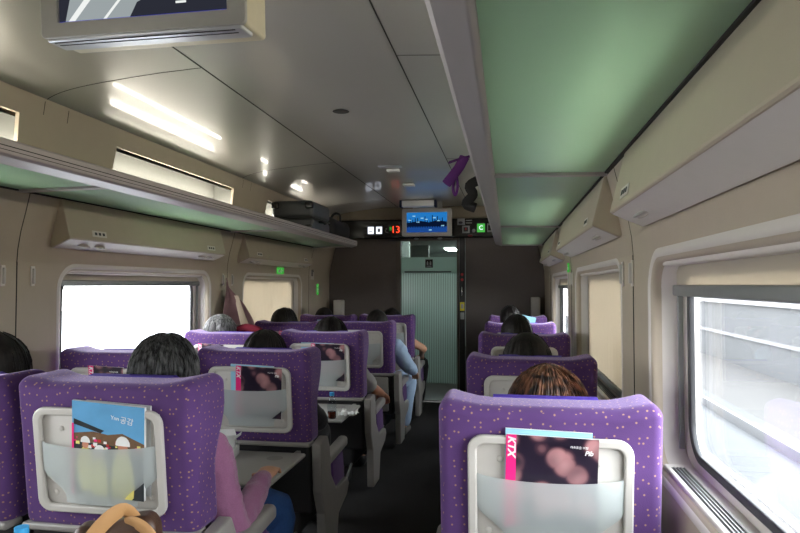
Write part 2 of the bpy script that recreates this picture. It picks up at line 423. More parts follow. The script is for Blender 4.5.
def tag(o, label=None, cat=None, group=None, kind=None):
    for k, v in (('label', label), ('category', cat), ('group', group), ('kind', kind)):
        if v: o[k] = v
    return o
def empty(name, loc=(0, 0, 0), rz=0, parent=None):
    o = bpy.data.objects.new(name, None); o.empty_display_size = .05; COL.objects.link(o); o.location = loc; o.rotation_euler = (0, 0, rz)
    if parent: o.parent = parent
    return o
def kids(o): return list(o.children)
def copy_tree(o, parent=None):
    c = o.copy(); COL.objects.link(c)
    if parent: c.parent = parent
    for ch in kids(o): copy_tree(ch, c)
    return c
def struct(mb, name, mats, label, **kw):
    o = mb.build(name, mats, **kw); tag(o, label, name.split('_')[0], kind='structure'); return o
def bevel(o, w, n=2):
    m = o.modifiers.new('soft_edges', 'BEVEL'); m.width = w; m.segments = n; m.limit_method = 'ANGLE'; m.angle_limit = R(40); return o
def rrect(w, h, r, n=6, cx=0, cy=0):
    out = []
    for (sx, sy, a0) in ((1, 1, 0), (-1, 1, PI / 2), (-1, -1, PI), (1, -1, 3 * PI / 2)):
        for k in range(n + 1):
            a = a0 + PI / 2 * k / n; out.append((cx + sx * (w / 2 - r) + r * math.cos(a), cy + sy * (h / 2 - r) + r * math.sin(a)))
    return out
def sheet(outer, holes, th, bev=0):
    """flat sheet with holes in the xy plane, thickness th, as (verts, faces)"""
    cu = bpy.data.curves.new('sheet', 'CURVE'); cu.dimensions = '2D'; cu.fill_mode = 'BOTH'; cu.extrude = th / 2 - bev; cu.bevel_depth = bev; cu.bevel_resolution = 2
    for pl in [outer] + holes:
        sp = cu.splines.new('POLY'); sp.points.add(len(pl) - 1); sp.use_cyclic_u = True
        for p, q in zip(sp.points, pl): p.co = (q[0], q[1], 0, 1)
    o = bpy.data.objects.new('sheet', cu); COL.objects.link(o)
    me = bpy.data.meshes.new_from_object(o.evaluated_get(bpy.context.evaluated_depsgraph_get()))
    out = ([v.co.copy() for v in me.vertices], [tuple(p.vertices) for p in me.polygons])
    bpy.data.objects.remove(o); bpy.data.curves.remove(cu); bpy.data.meshes.remove(me); return out

# ------------------------------------------------------------------ the car's shell
YB, YF = -2.1, 7.3
WINS = {1: [(-1.67, -.09), (.40, 1.98), (2.45, 4.03), (4.52, 6.10)],
        -1: [(-1.47, .07), (.60, 2.14), (2.68, 4.22), (4.80, 6.26)]}
WZ0, WZ1 = .845, 1.465
LAMPS = [(-1.22, .23), (.85, 2.30), (2.92, 4.38), (5.0, 6.45)]
SIDE = {1: 'right', -1: 'left'}

b = MB(); b.box(-1.32, 1.32, YB, YF, -.06, 0)
struct(b, 'floor', M['carpet'], 'dark carpet floor of the railway car')
# walls: lower part with window openings, upper leaning part
for s in (1, -1):
    holes = [rrect(y1 - y0, WZ1 - WZ0, .11, 8, (y0 + y1) / 2, (WZ0 + WZ1) / 2) for (y0, y1) in WINS[s]]
    vs, fs = sheet([(YB, 0), (YF, 0), (YF, 1.50), (YB, 1.50)], holes, .09, .018)
    b = MB(); b.add([(s * (1.325 + v.z), v.x, v.y) for v in vs], fs)
    prof = [(1.28, 1.482), (1.276, 1.54), (1.262, 1.62), (1.24, 1.70), (1.218, 1.79), (1.20, 1.86), (1.26, 1.88), (1.37, 1.70), (1.37, 1.482)]
    b.prism([(s * x, z) for x, z in prof], YB, YF)
    o = struct(b, 'wall_' + SIDE[s], M['wall'], 'beige wall panels on the %s side of the railway car' % SIDE[s])
    # upper wall above rack with recesses for lamps
    H = math.hypot(.05, .36); ang = math.atan2(.05, .36)
    holes = [[(y0, .04), (y1, .04), (y1 - .02, .27), (y0 + .02, .27)] for (y0, y1) in LAMPS]
    vs, fs = sheet([(YB, 0), (YF, 0), (YF, H), (YB, H)], holes, .02, .002)
    b = MB(); b.add([(s * (1.20 - .05 * (v.y / H) + .01 + v.z), v.x, 1.84 + .36 * v.y / H) for v in vs], fs)
    b.box(s * 1.36 - .01, s * 1.36 + .01, YB, YF, 1.8, 2.3)
    b.box(min(s * 1.168, s * 1.37), max(s * 1.168, s * 1.37), YB, YF, 2.20, 2.24)
    struct(b, 'wall_upper_' + SIDE[s], M['wall'], 'beige upper wall above the %s luggage rack' % SIDE[s])
# ceiling, gently bowed, curving down at the edges
cp = [(0, 2.31), (.2, 2.309), (.42, 2.304), (.6, 2.294), (.75, 2.281), (.88, 2.268), (.94, 2.261), (1.0, 2.2525), (1.05, 2.2435), (1.09, 2.234), (1.12, 2.2245), (1.145, 2.214), (1.165, 2.203)]
cp = [(-x, z) for x, z in reversed(cp[1:])] + cp
b = MB(); n = len(cp)
rows = [[(x, y, z) for x, z in cp] for y in (YB, YF)]
b.loft(rows, caps=False, closed=False); b.loft([[(x, y, z + .03) for x, z in cp] for y in (YB, YF)], caps=False, closed=False)
struct(b, 'ceiling', M['ceiling'], 'satin grey metal ceiling panels', angle=60)
def ceil_z(x):
    x = abs(x); c = [(a, z) for a, z in cp if a >= 0]
    for (a, za), (d, zd) in zip(c, c[1:]):
        if a <= x <= d: return za + (zd - za) * (x - a) / (d - a)
    return 2.2
b = MB()
for x in (-.42, .42): b.box(x - .0025, x + .0025, YB, YF, ceil_z(x) - .002, ceil_z(x) + .01)
for y in (.36, 2.43, 4.50, 6.57):
    for x0, x1 in zip([a for a, _ in cp], [a for a, _ in cp][1:]):
        if abs(x0 + x1) / 2 > .42:
            b.prism([(x0, ceil_z(x0) - .0012), (x1, ceil_z(x1) - .0012), (x1, ceil_z(x1) + .01), (x0, ceil_z(x0) + .01)], y - .0015, y + .0015)
struct(b, 'trim_1', M['seam'], 'thin dark seams between the ceiling panels')
b = MB()
for s in (1, -1):
    off = 0 if s == 1 else .02
    for y in ((.20, 2.22, 4.28, 6.32) if s == 1 else (.37, 2.41, 4.50, 6.50)):
        b.box(s * 1.2795 - .002, s * 1.2795 + .002, y - .002, y + .002, 0, 1.482)
        for (x0, z0), (x1, z1) in zip([(1.28, 1.482), (1.276, 1.54), (1.262, 1.62), (1.24, 1.70)], [(1.276, 1.54), (1.262, 1.62), (1.24, 1.70), (1.218, 1.79)]):
            b.prism([(s * (x0 - .001), z0), (s * (x1 - .001), z1), (s * (x1 + .004), z1), (s * (x0 + .004), z0)], y - .002, y + .002)
        for dy in (0, .15):
            b.prism([(s * (1.199), 1.86), (s * (1.151), 2.19), (s * 1.16, 2.19), (s * 1.21, 1.86)], y + dy - .0018, y + dy + .0018)
struct(b, 'trim_2', M['seam'], 'thin dark seams between the wall panels')
b = MB(); b.box(-1.37, 1.37, YB - .05, YB, 0, 2.35)
struct(b, 'wall_rear', M['wall'], 'end wall behind the camera')

# windows: surround ring, sill, gasket, pane, blind
def window(s, i, y0, y1, blind):
    nm = 'window_%d' % (i + (1 if s == 1 else 5))
    root = empty(nm, (s * 1.28, (y0 + y1) / 2, WZ0))
    w = y1 - y0; h = WZ1 - WZ0
    side = SIDE[s]
    what = {'down': 'closed beige roller blind', 'up': 'blind rolled up'}[blind[0]]
    tag(root, 'railway car window number %d along the %s wall, %s' % (i, side, what), 'window', kind='structure')
    # surround: shallow light frame on the inner wall and reveal, flared
    b = MB()
    rings = []
    for (g, x, r) in ((.020, -.0005, .13), (.008, -.004, .12), (-.004, -.001, .105), (-.018, .03, .095), (-.03, .095, .09)):
        rings.append([(s * x, p[0], p[1] + h / 2) for p in rrect(w + 2 * g, h + 2 * g, r, 8)])
    b.loft(rings, caps=False)
    b.build('surround', M['surround'], root, angle=70)
    # outer frame with rubber gasket
    X = .092
    vs, fs = sheet(rrect(w + .08, h + .08, .12, 8), [rrect(w - .22, h - .10, .085, 8, 0, .025)], .014, .003)
    MB().add([(s * (X + v.z), v.x, v.y + h / 2 - .01) for v in vs], fs).build('frame', M['surround'], root)
    vs, fs = sheet(rrect(w - .205, h - .095, .10, 8, 0, .02), [rrect(w - .235, h - .125, .08, 8, 0, .02)], .016, .004)
    MB().add([(s * (X - .006 + v.z), v.x, v.y + h / 2 - .01) for v in vs], fs).build('gasket', M['rubber'], root)
    MB().box(min(s * .1, s * .104), max(s * .1, s * .104), -w / 2 + .1, w / 2 - .1, .07, h - .07).build('pane', M['pane'], root)
    # vertical guide channels for the blind at each end
    for e in (-1, 1):
        b = MB(); ye = e * (w / 2 - .052)
        b.box(min(s * .066, s * .080), max(s * .066, s * .080), ye - .004, ye + .004, .06, h - .035)
        b.build('blind_guide', M['alu_dk'], root)
    # blind and its rail
    zb = {'down': .075, 'up': h - (.085 if s == 1 else .06)}[blind[0]]
    b = MB(); n = 60 if blind[0] == 'down' else 40
    vs = []; fs = []
    for k in range(n + 1):
        y = -w / 2 + .055 + (w - .11) * k / n
        wv = .0015 * math.sin(k * 1.7) + .001 * math.sin(k * .61)
        for z in (zb, h - .03): vs += [(s * (.066 + wv), y, z)]
    fs = [(2 * k, 2 * k + 2, 2 * k + 3, 2 * k + 1) for k in range(n)]
    b.add(vs, fs)
    b.add([(x + s * .0015, y, z) for x, y, z in [tuple(v) for v in vs]], fs)
    b.build('blind', M['blind'], root)
    MB().rbox(min(s * .052, s * .082), max(s * .052, s * .082), -w / 2 + .05, w / 2 - .05, zb - .032, zb, .006).build('blind_rail', M['alu_dk'], root)
    MB().rbox(min(s * .02, s * .1), max(s * .02, s * .1), -w / 2 + .03, w / 2 - .03, h - .03, h + .02, .008).build('blind_box', M['surround'], root)
    # slotted air grille in the sill
    b = MB(); b.rbox(min(s * .01, s * .085), max(s * .01, s * .085), -w / 2 + .10, w / 2 - .10, -.01, .028, .006)
    sill = b.build('sill', M['surround'], root)
    b = MB()
    b.box(min(s * .022, s * .056), max(s * .022, s * .056), -w / 2 + .14, w / 2 - .14, .0275, .0288, 0)
    for k in range(4):
        x = .026 + .009 * k; b.box(min(s * x, s * (x + .003)), max(s * x, s * (x + .003)), -w / 2 + .145, w / 2 - .145, .0285, .032, 1)
    b.build('air_grille', [M['vent'], M['alu_dk']], sill)
    # warning sticker under the top of the recess
    MB().box(min(s * .008, s * .016), max(s * .008, s * .016), -.05, .05, h + .006, h + .0075).build('sticker', M['sign_grey'], root)
    return root
for s in (1, -1):
    for i, (y0, y1) in enumerate(WINS[s], 0):
        if y1 < .5 and s == -1 and False: continue
        down = (s == 1 and i == 2) or (s == -1 and i == 3)
        window(s, i, y0, y1, ('down' if down else 'up',))

# front end wall with the doorway, door, header panel
DX0, DX1, DZ = -.395, .275, 1.905
out = [(x, z) for x, z in cp]; 
b = MB()
b.prism([(-1.36, 0), (-1.36, 2.25), (-1.16, 2.32), (DX0 - .06, 2.34), (DX0 - .06, 0)], YF, YF + .08)
b.prism([(DX1 + .10, 0), (DX1 + .10, 2.34), (1.16, 2.32), (1.36, 2.25), (1.36, 0)], YF, YF + .08)
b.box(DX0 - .06, DX1 + .10, YF, YF + .08, DZ + .03, 2.36)
struct(b, 'wall_front', M['bulk'], 'dark taupe end wall around the glass door')
b = MB(); b.rbox(-1.2, 1.2, YF - .10, YF, 2.155, 2.30, .02, 3)
struct(b, 'trim_3', M['bulk_light'], 'beige header strip above the end wall displays')
b = MB()
b.box(DX0 - .06, DX0, YF - .02, YF + .07, 0, DZ + .04); b.box(DX1, DX1 + .025, YF - .02, YF + .07, 0, DZ + .04); b.box(DX0 - .06, DX1 + .025, YF - .02, YF + .07, DZ, DZ + .04)
struct(b, 'trim_4', plain('door_frame_taupe', (.12, .10, .085, 1), .4, metal=.3), 'taupe metal frame around the glass door')
door = empty('door_1', ((DX0 + DX1) / 2, YF + .03, 0)); tag(door, 'striped frosted glass sliding door at the end of the aisle', 'door', kind='structure')
hw = (DX1 - DX0) / 2
MB().box(-hw, hw, 0, .012, .22, 1.52).build('striped_glass', M['stripes'], door)
MB().box(-hw, hw, 0, .012, 1.55, 1.71).build('frosted_band', M['frost'], door)
MB().box(-hw, hw, 0, .012, 1.71, DZ).build('clear_glass', M['clearglass'], door)
MB().box(-hw, hw, 0, .012, 1.52, 1.55).box(-hw + .04, hw - .07, -.001, -.003, 1.528, 1.542, 1).build('band_strip', [M['frost'], M['dark']], door)
MB().box(-hw, hw, -.004, .016, 0.02, .22).build('kick_plate', plain('kick_plate', (.36, .42, .39, 1), .4, metal=.3), door)
b = MB(); b.box(-.045, .045, -.003, 0, 1.585, 1.685); sg = b.build('door_sign', M['black'], door)
b = MB()
for x in (-.018, .018):
    b.ell((x, -.004, 1.655), (.006, .001, .006), 10, 6); b.box(x - .008, x + .008, -.0045, -.003, 1.618, 1.648)
b.box(-.03, .03, -.0045, -.003, 1.598, 1.606)
b.build('pictogram', M['sign_grey'], sg)
# door control column
cc = empty('door_control_column', (DX1 + .064, YF - .045, 0)); tag(cc, 'dark column of door controls at the right of the glass door', 'door control')
MB().rbox(-.032, .032, -.02, .045, 0.0, 1.93, .008).build('column', M['dark'], cc)
for z in (1.50, 1.44): MB().cyl((0, -.021, z), (0, -.032, z), .016, seg=16).build('button', M['red'], cc)
MB().tube([(0, -.02, 1.36), (0, -.05, 1.34), (0, -.05, 1.27), (0, -.02, 1.25)], .008, 10).build('handle', M['steel'], cc)
MB().box(-.026, .026, -.0225, -.02, 1.08, 1.18).box(-.014, .014, -.024, -.022, 1.105, 1.155, 1).build('yellow_notice', [M['yellow'], M['sign_grey']], cc)
MB().box(-.022, .022, -.0225, -.02, .98, 1.06).build('grey_notice', M['sign_grey'], cc)
# vestibule beyond the door
b = MB()
b.box(-.9, .9, 14, 14.05, 0, 2.3); b.box(-.95, -.9, YF + .08, 14, 0, 2.3); b.box(.9, .95, YF + .08, 14, 0, 2.3)
b.box(-.9, .9, YF + .08, 14, 2.10, 2.15)
b.box(-.9, -.5, 8.6, 8.7, 0, 2.1); b.box(.45, .9, 8.6, 8.7, 0, 2.1); b.box(-.9, -.55, 11.2, 11.3, 0, 2.1); b.box(.5, .9, 11.2, 11.3, 0, 2.1)
struct(b, 'wall_vestibule', M['vest'], 'grey vestibule walls and ceiling beyond the glass door')
b = MB(); b.box(-.95, .95, YF + .08, 14.05, -.05, 0); struct(b, 'floor_vestibule', M['carpet'], 'dark floor of the vestibule beyond the glass door')
for x, y, w_, lab in ((-.28, 8.3, .05, 'near left'), (.30, 8.3, .05, 'near right'), (-.25, 12.4, .10, 'far left'), (.28, 12.6, .10, 'far right'), (.33, 11.7, .08, 'second right')):
    vl = MB().rbox(x - w_, x + w_, y - .35, y + .35, 2.078, 2.099, .006, 1).build('vestibule_lamp', M['vestlamp']); tag(vl, '%s strip lamp on the vestibule ceiling behind the door glass' % lab, 'ceiling lamp', 'vestibule strip lamps')
# information panel
ip = empty('information_panel', (0, YF - .05, 2.06)); tag(ip, 'black information panel with lit pictograms across the top of the end wall', 'information panel')
MB().rbox(-1.12, 1.12, -.03, .05, -.13, .095, .015).build('panel', M['black'], ip)
PXC = .0205
def glyph(x, z, w, h, mat, nm='pictogram'):
    return MB().rbox(x - w / 2, x + w / 2, -.036, -.028, z - h / 2, z + h / 2, .003, 1).build(nm, mat, ip)
g1 = glyph(-.745, -.03, .072, .085, M['led_white']); MB().box(-.765, -.725, -.038, -.036, -.045, -.035).build('symbol', M['sign_grey'], g1)
g1 = glyph(-.645, -.03, .072, .085, M['led_white']); MB().box(-.66, -.63, -.038, -.036, -.05, -.01).build('symbol', M['sign_grey'], g1)
g1 = glyph(-.555, -.03, .07, .085, M['dark']); MB().ell((-.555, -.038, -.015), (.01, .002, .01)).tube([(-.565, -.038, -.03), (-.56, -.038, -.055), (-.535, -.038, -.058)], .005, 6, 2).build('symbol', M['sign_grey'], g1)
MB().text('13', .115, (-.445, -.033, -.028), mi=0, thick=.002).build('car_number', M['led_red'], ip)
MB().text('8', .06, (-.505, -.033, -.015), mi=0, thick=.002).build('small_number', M['green_sticker'], ip)
g1 = glyph(.33, .055, .085, .075, M['sign_grey']); MB().ell((.325, -.038, .045), (.025, .002, .015)).build('symbol', M['dark'], g1)
MB().box(.385, .455, -.034, -.028, .065, .075).box(.385, .455, -.034, -.028, .035, .045).build('small_writing', M['sign_grey'], ip)
g1 = glyph(.385, -.035, .085, .085, M['sign_grey']); MB().box(.36, .41, -.038, -.036, -.06, -.01).ell((.385, -.04, -.03), (.01, .002, .015), mi=1).build('symbol', [M['dark'], M['red']], g1)
g1 = glyph(.56, -.02, .09, .1, M['led_green']); MB().text('C', .07, (.56, -.038, -.02), thick=.001).build('symbol', M['led_white'], g1)
g1 = glyph(.67, -.02, .08, .1, M['sign_grey']); MB().rbox(.64, .70, -.038, -.034, -.05, .01, .002, 1).build('symbol', M['dark'], g1)
MB().ell((.475, -.03, -.05), (.02, .006, .02)).build('sensor', M['sign_grey'], ip)
MB().box(.41, .46, -.035, -.028, -.118, -.10).build('red_indicator', plain('dull_red', (.25, .01, .01, 1), .4), ip)
MB().ell((-.2, -.01, -.135), (.03, .02, .012)).build('door_sensor', M['sign_grey'], ip)
MB().ell((.08, -.01, -.135), (.03, .02, .012)).build('door_sensor', M['sign_grey'], ip)

# ------------------------------------------------------------------ ceiling lamps
def lamp(s, i, y0, y1):
    yc = (y0 + y1) / 2; w = (y1 - y0) / 2
    r = empty('strip_lamp', (s * 1.2, yc, 2.0))
    pos = ['behind the camera end', 'nearest', 'middle', 'farthest'][i]
    tag(r, '%s white strip lamp recessed above the %s luggage rack' % (pos, SIDE[s]), 'ceiling lamp', 'strip lamps above the racks')
    b = MB()  # reflector trough
    sec = [(-.012, .09), (.13, .16), (.14, -.02), (.10, -.07), (-.005, -.075)]
    for (x0, z0), (x1, z1) in zip(sec, sec[1:]):
        b.add([(s * x0, -w, z0), (s * x1, -w, z1), (s * x1, w, z1), (s * x0, w, z0)], [(0, 1, 2, 3)])
    for e in (-1, 1): b.add([(s * x, e * w, z) for x, z in sec], [(0, 1, 2, 3, 4)])
    b.build('reflector', M['reflector'], r, smooth=False)
    for x, z in ((.02, -.03), (.075, -.005)):
        MB().cyl((s * x, -w + .15, z), (s * x, w - .03, z), .009, seg=12).build('tube', M['tube'], r)
for s in (1, -1):
    for i, (y0, y1) in enumerate(LAMPS): lamp(s, i, y0, y1)

# ------------------------------------------------------------------ luggage racks
BARS = [-1.79, .28, 2.35, 4.42, 6.46]
for s in (1, -1):
    r = empty('luggage_rack', (0, 0, 1.8)); tag(r, 'overhead luggage rack of green glass along the %s wall' % SIDE[s], 'luggage rack')
    y0, y1 = -1.9, 6.5
    b = MB(); b.prism([(s * x, z) for x, z in ((.735, .005), (.735, .048), (.745, .056), (.80, .030), (.812, .022), (.812, -.012), (.80, -.018), (.745, -.004))], y0, y1)
    o = b.build('rim', M['rim'], r, smooth=False); bevel(o, .003)
    MB().box(min(s * .7335, s * .7345), max(s * .7335, s * .7345), y0, y1, .028, .031).box(min(s * .7335, s * .7345), max(s * .7335, s * .7345), y0, y1, .015, .017).build('groove', M['seam'], o)
    for a, c in zip(BARS, BARS[1:]):
        b = MB(); b.prism([(s * .81, -.004), (s * .81, .004), (s * 1.21, -.002), (s * 1.21, -.010)], a + .02, c - .02); b.build('glass_panel', M['green'], r, smooth=False)
    for a in BARS:
        b = MB(); b.prism([(s * .805, -.014), (s * .805, .016), (s * 1.215, .01), (s * 1.215, -.02)], a - .02, a + .02); b.build('crossbar', M['rim'], r, smooth=False)
    b = MB(); b.prism([(s * 1.205, -.016), (s * 1.205, .0), (s * 1.23, .0), (s * 1.225, -.016)], y0, y1); b.build('wall_rail', M['seam'], r, smooth=False)

# ------------------------------------------------------------------ reading light panels beneath the racks
for s, spans in ((1, [(.42, 1.98), (2.38, 4.12), (4.66, 6.2)]), (-1, [(.55, 2.15), (2.60, 4.24), (4.66, 6.30)])):
    for i, (y0, y1) in enumerate(spans):
        r = empty('reading_light_panel', (s * 1.2, (y0 + y1) / 2, 1.6)); w = (y1 - y0) / 2
        tag(r, '%s beige wedge shaped reading light panel under the %s luggage rack' % (['nearest', 'middle', 'farthest'][i], SIDE[s]), 'reading light panel', 'reading light panels')
        t = .05
        sec0 = [(.012, .186), (-.035, .0), (.066, -.045), (.09, .0), (.05, .186)]
        b = MB()
        rings = [[(s * x, y, z) for x, z in sec0] for y in (-w, w)]
        b.loft(rings); o = b.build('housing', M['wall'], r, smooth=False); bevel(o, .006, 2)
        # underside strip a little darker, with lights
        ang = math.atan2(-.045, .101)
        b = MB(); b.add([(s * (-.028), -w + .01, -.0045), (s * .060, -w + .01, -.0437), (s * .060, w - .01, -.0437), (s * (-.028), w - .01, -.0045)], [(0, 1, 2, 3)])
        b.build('underside', M['surround'], r, smooth=False)
        for yy in (-w + .22, w - .22):
            for dy in ((-.06, .06) if s == -1 else (0,)):
                T = Matrix.Translation((s * .016, yy + dy, -.0265)) @ Matrix.Rotation(s * -ang * -1, 4, 'Y')
                b = MB(); b.ell((0, 0, 0), (.026, .04, .008), 18, 8, T=T); lamp_o = b.build('reading_light', M['plastic'], r)
                MB().ell((0, 0, -.004), (.016, .026, .008), 14, 8, T=T).build('lens', M['reading'], lamp_o)
            b = MB(); zz = .02; b.prism([(s * (-.0325), zz), (s * (-.0275), zz + .03), (s * (-.026), zz + .03), (s * (-.031), zz)], yy - .055, yy + .055)
            pl = b.build('seat_number_plate', M['surround'], r, smooth=False)
            b = MB()
            for q in (-.03, 0, .03): b.prism([(s * (-.0335), zz + .008), (s * (-.0305), zz + .022), (s * (-.029), zz + .022), (s * (-.032), zz + .008)], yy + q - .008, yy + q + .008)
            b.build('marking', M['dark'], pl, smooth=False)

# coat hooks: pairs of slim slots between the windows
for s, ys in ((1, (.13, .31, 2.22, 2.40, 4.20, 4.36)), (-1, (.3, .5, 2.33, 2.50, 4.42, 4.58))):
    for k, y in enumerate(ys):
        r = empty('coat_hook', (s * 1.28, y, 1.42))
        place = {0: 'beside the nearest', 1: 'beside the second', 2: 'beside the third'}[k // 2]
        tag(r, 'slim %s coat hook %s window gap on the %s wall' % ('nearer' if k % 2 == 0 else 'farther', ['nearest', 'middle', 'farthest'][k // 2], SIDE[s]), 'coat hook', 'coat hooks between the windows')
        MB().rbox(-s * .004 - .003, -s * .004 + .003, -.012, .012, -.045, .045, .003).build('plate', M['surround'], r)
        MB().rbox(min(-s * .016, -s * .002), max(-s * .016, -s * .002), -.006, .006, -.035, .035, .003).build('hook', M['plastic'], r)

# small signs on the walls
def sign(name, label, x, y, z, w, h, mats, s, group=None, bars=True):
    r = empty(name, (x, y, z)); tag(r, label, 'sign', group)
    MB().rbox(min(0, -s * .006), max(0, -s * .006), -w / 2, w / 2, -h / 2, h / 2, .002, 1).build('board', mats[0], r)
    b = MB()
    if bars:
        b.box(min(-s * .0065, -s * .008), max(-s * .0065, -s * .008), -w * .38, -w * .05, -h * .3, h * .1); b.ell((-s * .007, -w * .2, h * .27), (.0015, h * .1, h * .1), 10, 6)
        b.box(min(-s * .0065, -s * .008), max(-s * .0065, -s * .008), w * .1, w * .35, -h * .05, h * .08); b.box(min(-s * .0065, -s * .008), max(-s * .0065, -s * .008), w * .1, w * .18, -h * .3, h * .3)
    b.build('pictogram', mats[1], r); return r
sign('exit_sign', 'small green lit sign above the second left window', -1.274, 5.62, 1.515, .17, .06, (M['green_sticker'], M['white']), -1)
sign('emergency_sign', 'small green upright sign beside the far end of the left wall', -1.281, 6.82, 1.33, .06, .12, (M['green_sticker'], M['white']), -1)
sign('exit_sign', 'small green sign on the right wall before the farthest window', 1.274, 4.42, 1.50, .09, .06, (M['green_sticker'], M['white']), 1)
sign('notice_plate', 'pale upright notice plate at the far left wall', -1.281, 6.62, 1.53, .10, .18, (M['surround'], M['dark']), -1)
for s in (1, -1):
    c = MB().rbox(-.05, .05, -.08, .08, 0, 1.20 if s == -1 else 1.24, .012).build('partition_post', M['surround'], loc=(s * (1.13 if s == -1 else 1.17), 7.2, 0)); tag(c, 'pale grey post standing in the %s corner by the end wall' % SIDE[s], 'post')

# ------------------------------------------------------------------ ceiling fittings
g = MB().ell((0, 0, 0), (.045, .045, .004), 20, 6)
o = g.build('speaker_grille', M['seam'], loc=(-.017, 3.19, 2.307)); tag(o, 'small round dark speaker grille in the middle of the ceiling', 'speaker grille')
r = empty('ceiling_vent', (-.04, 4.73, 2.306)); tag(r, 'small rectangular plate with slats set in the ceiling', 'ceiling vent')
MB().rbox(-.09, .09, -.04, .04, -.008, 0, .003, 1).build('plate', M['tv_silver'], r)
MB().rbox(-.05, .05, .10, .16, -.02, 0, .004, 1).build('fixing', M['white'], r)
o = MB().rbox(-.05, .05, -.05, .05, -.02, 0, .006).build('smoke_detector', M['white'], loc=(-.03, 5.6, 2.306)); tag(o, 'small white smoke detector on the ceiling before the far screen', 'smoke detector')

# ------------------------------------------------------------------ monitors
def monitor(name, label, loc, w, h, d, tilt, near):
    r = empty(name, loc); tag(r, label, 'monitor')
    T = Matrix.Rotation(R(tilt), 4, 'X')
    b = MB()
    b.rbox(-w / 2, w / 2, 0, d, -h, 0, .012, 3, T=T); body = b.build('housing', M['tv_body'] if near else M['tv_bezel'], r)
    vs, fs = sheet(rrect(w, h, .012, 4, 0, -h / 2), [rrect(w - .09, h - .07, .004, 2, 0, -h / 2)], .014, .003)
    MB().add([T @ Vector((v.x, -.004 + v.z * 1, v.y)) for v in vs], fs).build('bezel', M['tv_bezel'], r)
    b = MB(); W = (w - .09) / 2; z0 = -h + .035; z1 = z0 + h - .07
    def q(pts, mi, e=0): b.add([T @ Vector((x * W, -.002 - e * .0004, z0 + z * (z1 - z0))) for x, z in pts], [tuple(range(len(pts)))], mi)
    if near:  # grey base, pale slanting lines and dark patches as flat emissive faces
        q([(-1, 0), (1, 0), (1, 1), (-1, 1)], 0)
        q([(-1, 0), (-.92, 0), (-.80, .6), (-.9, 1), (-1, 1)], 2, 1)
        q([(-.90, 0), (-.82, 0), (-.1, 1), (-.2, 1)], 1, 1); q([(-.48, 0), (-.44, 0), (.3, 1), (.26, 1)], 1, 1)
        q([(-.15, 0), (1, 0), (1, .22), (.75, .28), (.5, .45), (.3, .34), (.1, .30), (-.05, .22)], 2, 2)
        q([(.2, 0.2), (.28, .2), (.95, 1), (.5, 1)], 2, 2); q([(.30, .35), (.34, .35), (.6, 1), (.56, 1)], 1, 3)
        q([(.40, .16), (.52, .16), (.52, .19), (.40, .19)], 1, 3)
        q([(.5, .4), (.9, .5), (1, 1), (.62, 1)], 2, 3)
        q([(-1, 0), (1, 0), (1, .03), (-1, .03)], 3, 4); q([(.985, 0), (1, 0), (1, 1), (.985, 1)], 3, 4)
        mats = [M['scr_grey'], M['scr_line'], M['scr_dark'], M['scr_edge']]
    else:
        q([(-1, 0), (1, 0), (1, 1), (-1, 1)], 0)
        q([(-1, .0), (1, 0), (1, .30), (-1, .36)], 3, 1); q([(-1, .30), (1, .3), (1, .52), (.5, .6), (.1, .5), (-.3, .58), (-1, .48)], 2, 2)
        rnd = random.Random(3)
        for k in range(16):
            x = -.95 + k * .12; hh = rnd.uniform(.5, .85)
            q([(x, .25), (x + .05, .25), (x + .045, hh), (x + .005, hh)], 2, 3)
        for k in range(9):
            x = -.9 + k * .2; z = rnd.uniform(.05, .9); q([(x, z), (x + .14, z), (x + .14, z + .05), (x, z + .05)], 1, 3)
        mats = [M['screen_blue'], M['screen_light'], M['screen_navy'], M['screen_deep']]
    b.build('screen', mats, r, smooth=False)
    b = MB()
    if near:
        b.rbox(-w / 2 + .01, w / 2 - .01, -.006, .07, -h - .012, -h + .004, .007, 3, T=T)
        base = b.build('lower_trim', M['tv_silver'], r)
        MB().box(-w / 2 + .03, w / 2 - .03, -.002, .001, -h - .0135, -h - .0115, T=T).box(-w / 2 + .03, w / 2 - .03, .02, .0225, -h - .0135, -h - .0115, T=T).build('groove', M['seam'], base)
        b = MB()
        for k in range(5): b.box(w / 2 - .0005, w / 2 + .001, .04, d - .04, -.05 - k * .02, -.054 - k * .02, T=T)
        b.build('side_vent', M['seam'], r)
    b = MB(); b.box(-w * .3, w * .3, .04, d, -.02, .12, T=T).build('bracket', M['tv_bezel'], r)
    return r
monitor('ceiling_monitor', 'large ceiling monitor close overhead with pale slanting lines on its screen', (-.090, 1.46, 2.312), .58, .265, .14, 4, True)
monitor('ceiling_monitor', 'far ceiling monitor with a bright blue picture above the glass door', (-.022, 6.83, 2.225), .55, .30, .08, 0, False)
r = empty('display_box', (-.10, 6.72, 2.27)); tag(r, 'white box with dark blue ends mounted above the far monitor', 'box')
MB().rbox(-.18, .18, -.05, .05, -.035, .035, .008).build('case', M['white'], r)
for e in (-1, 1): MB().rbox(e * .19 - .014, e * .19 + .014, -.052, .052, -.04, .036, .006).build('end_cap', M['cloth_navy'], r)

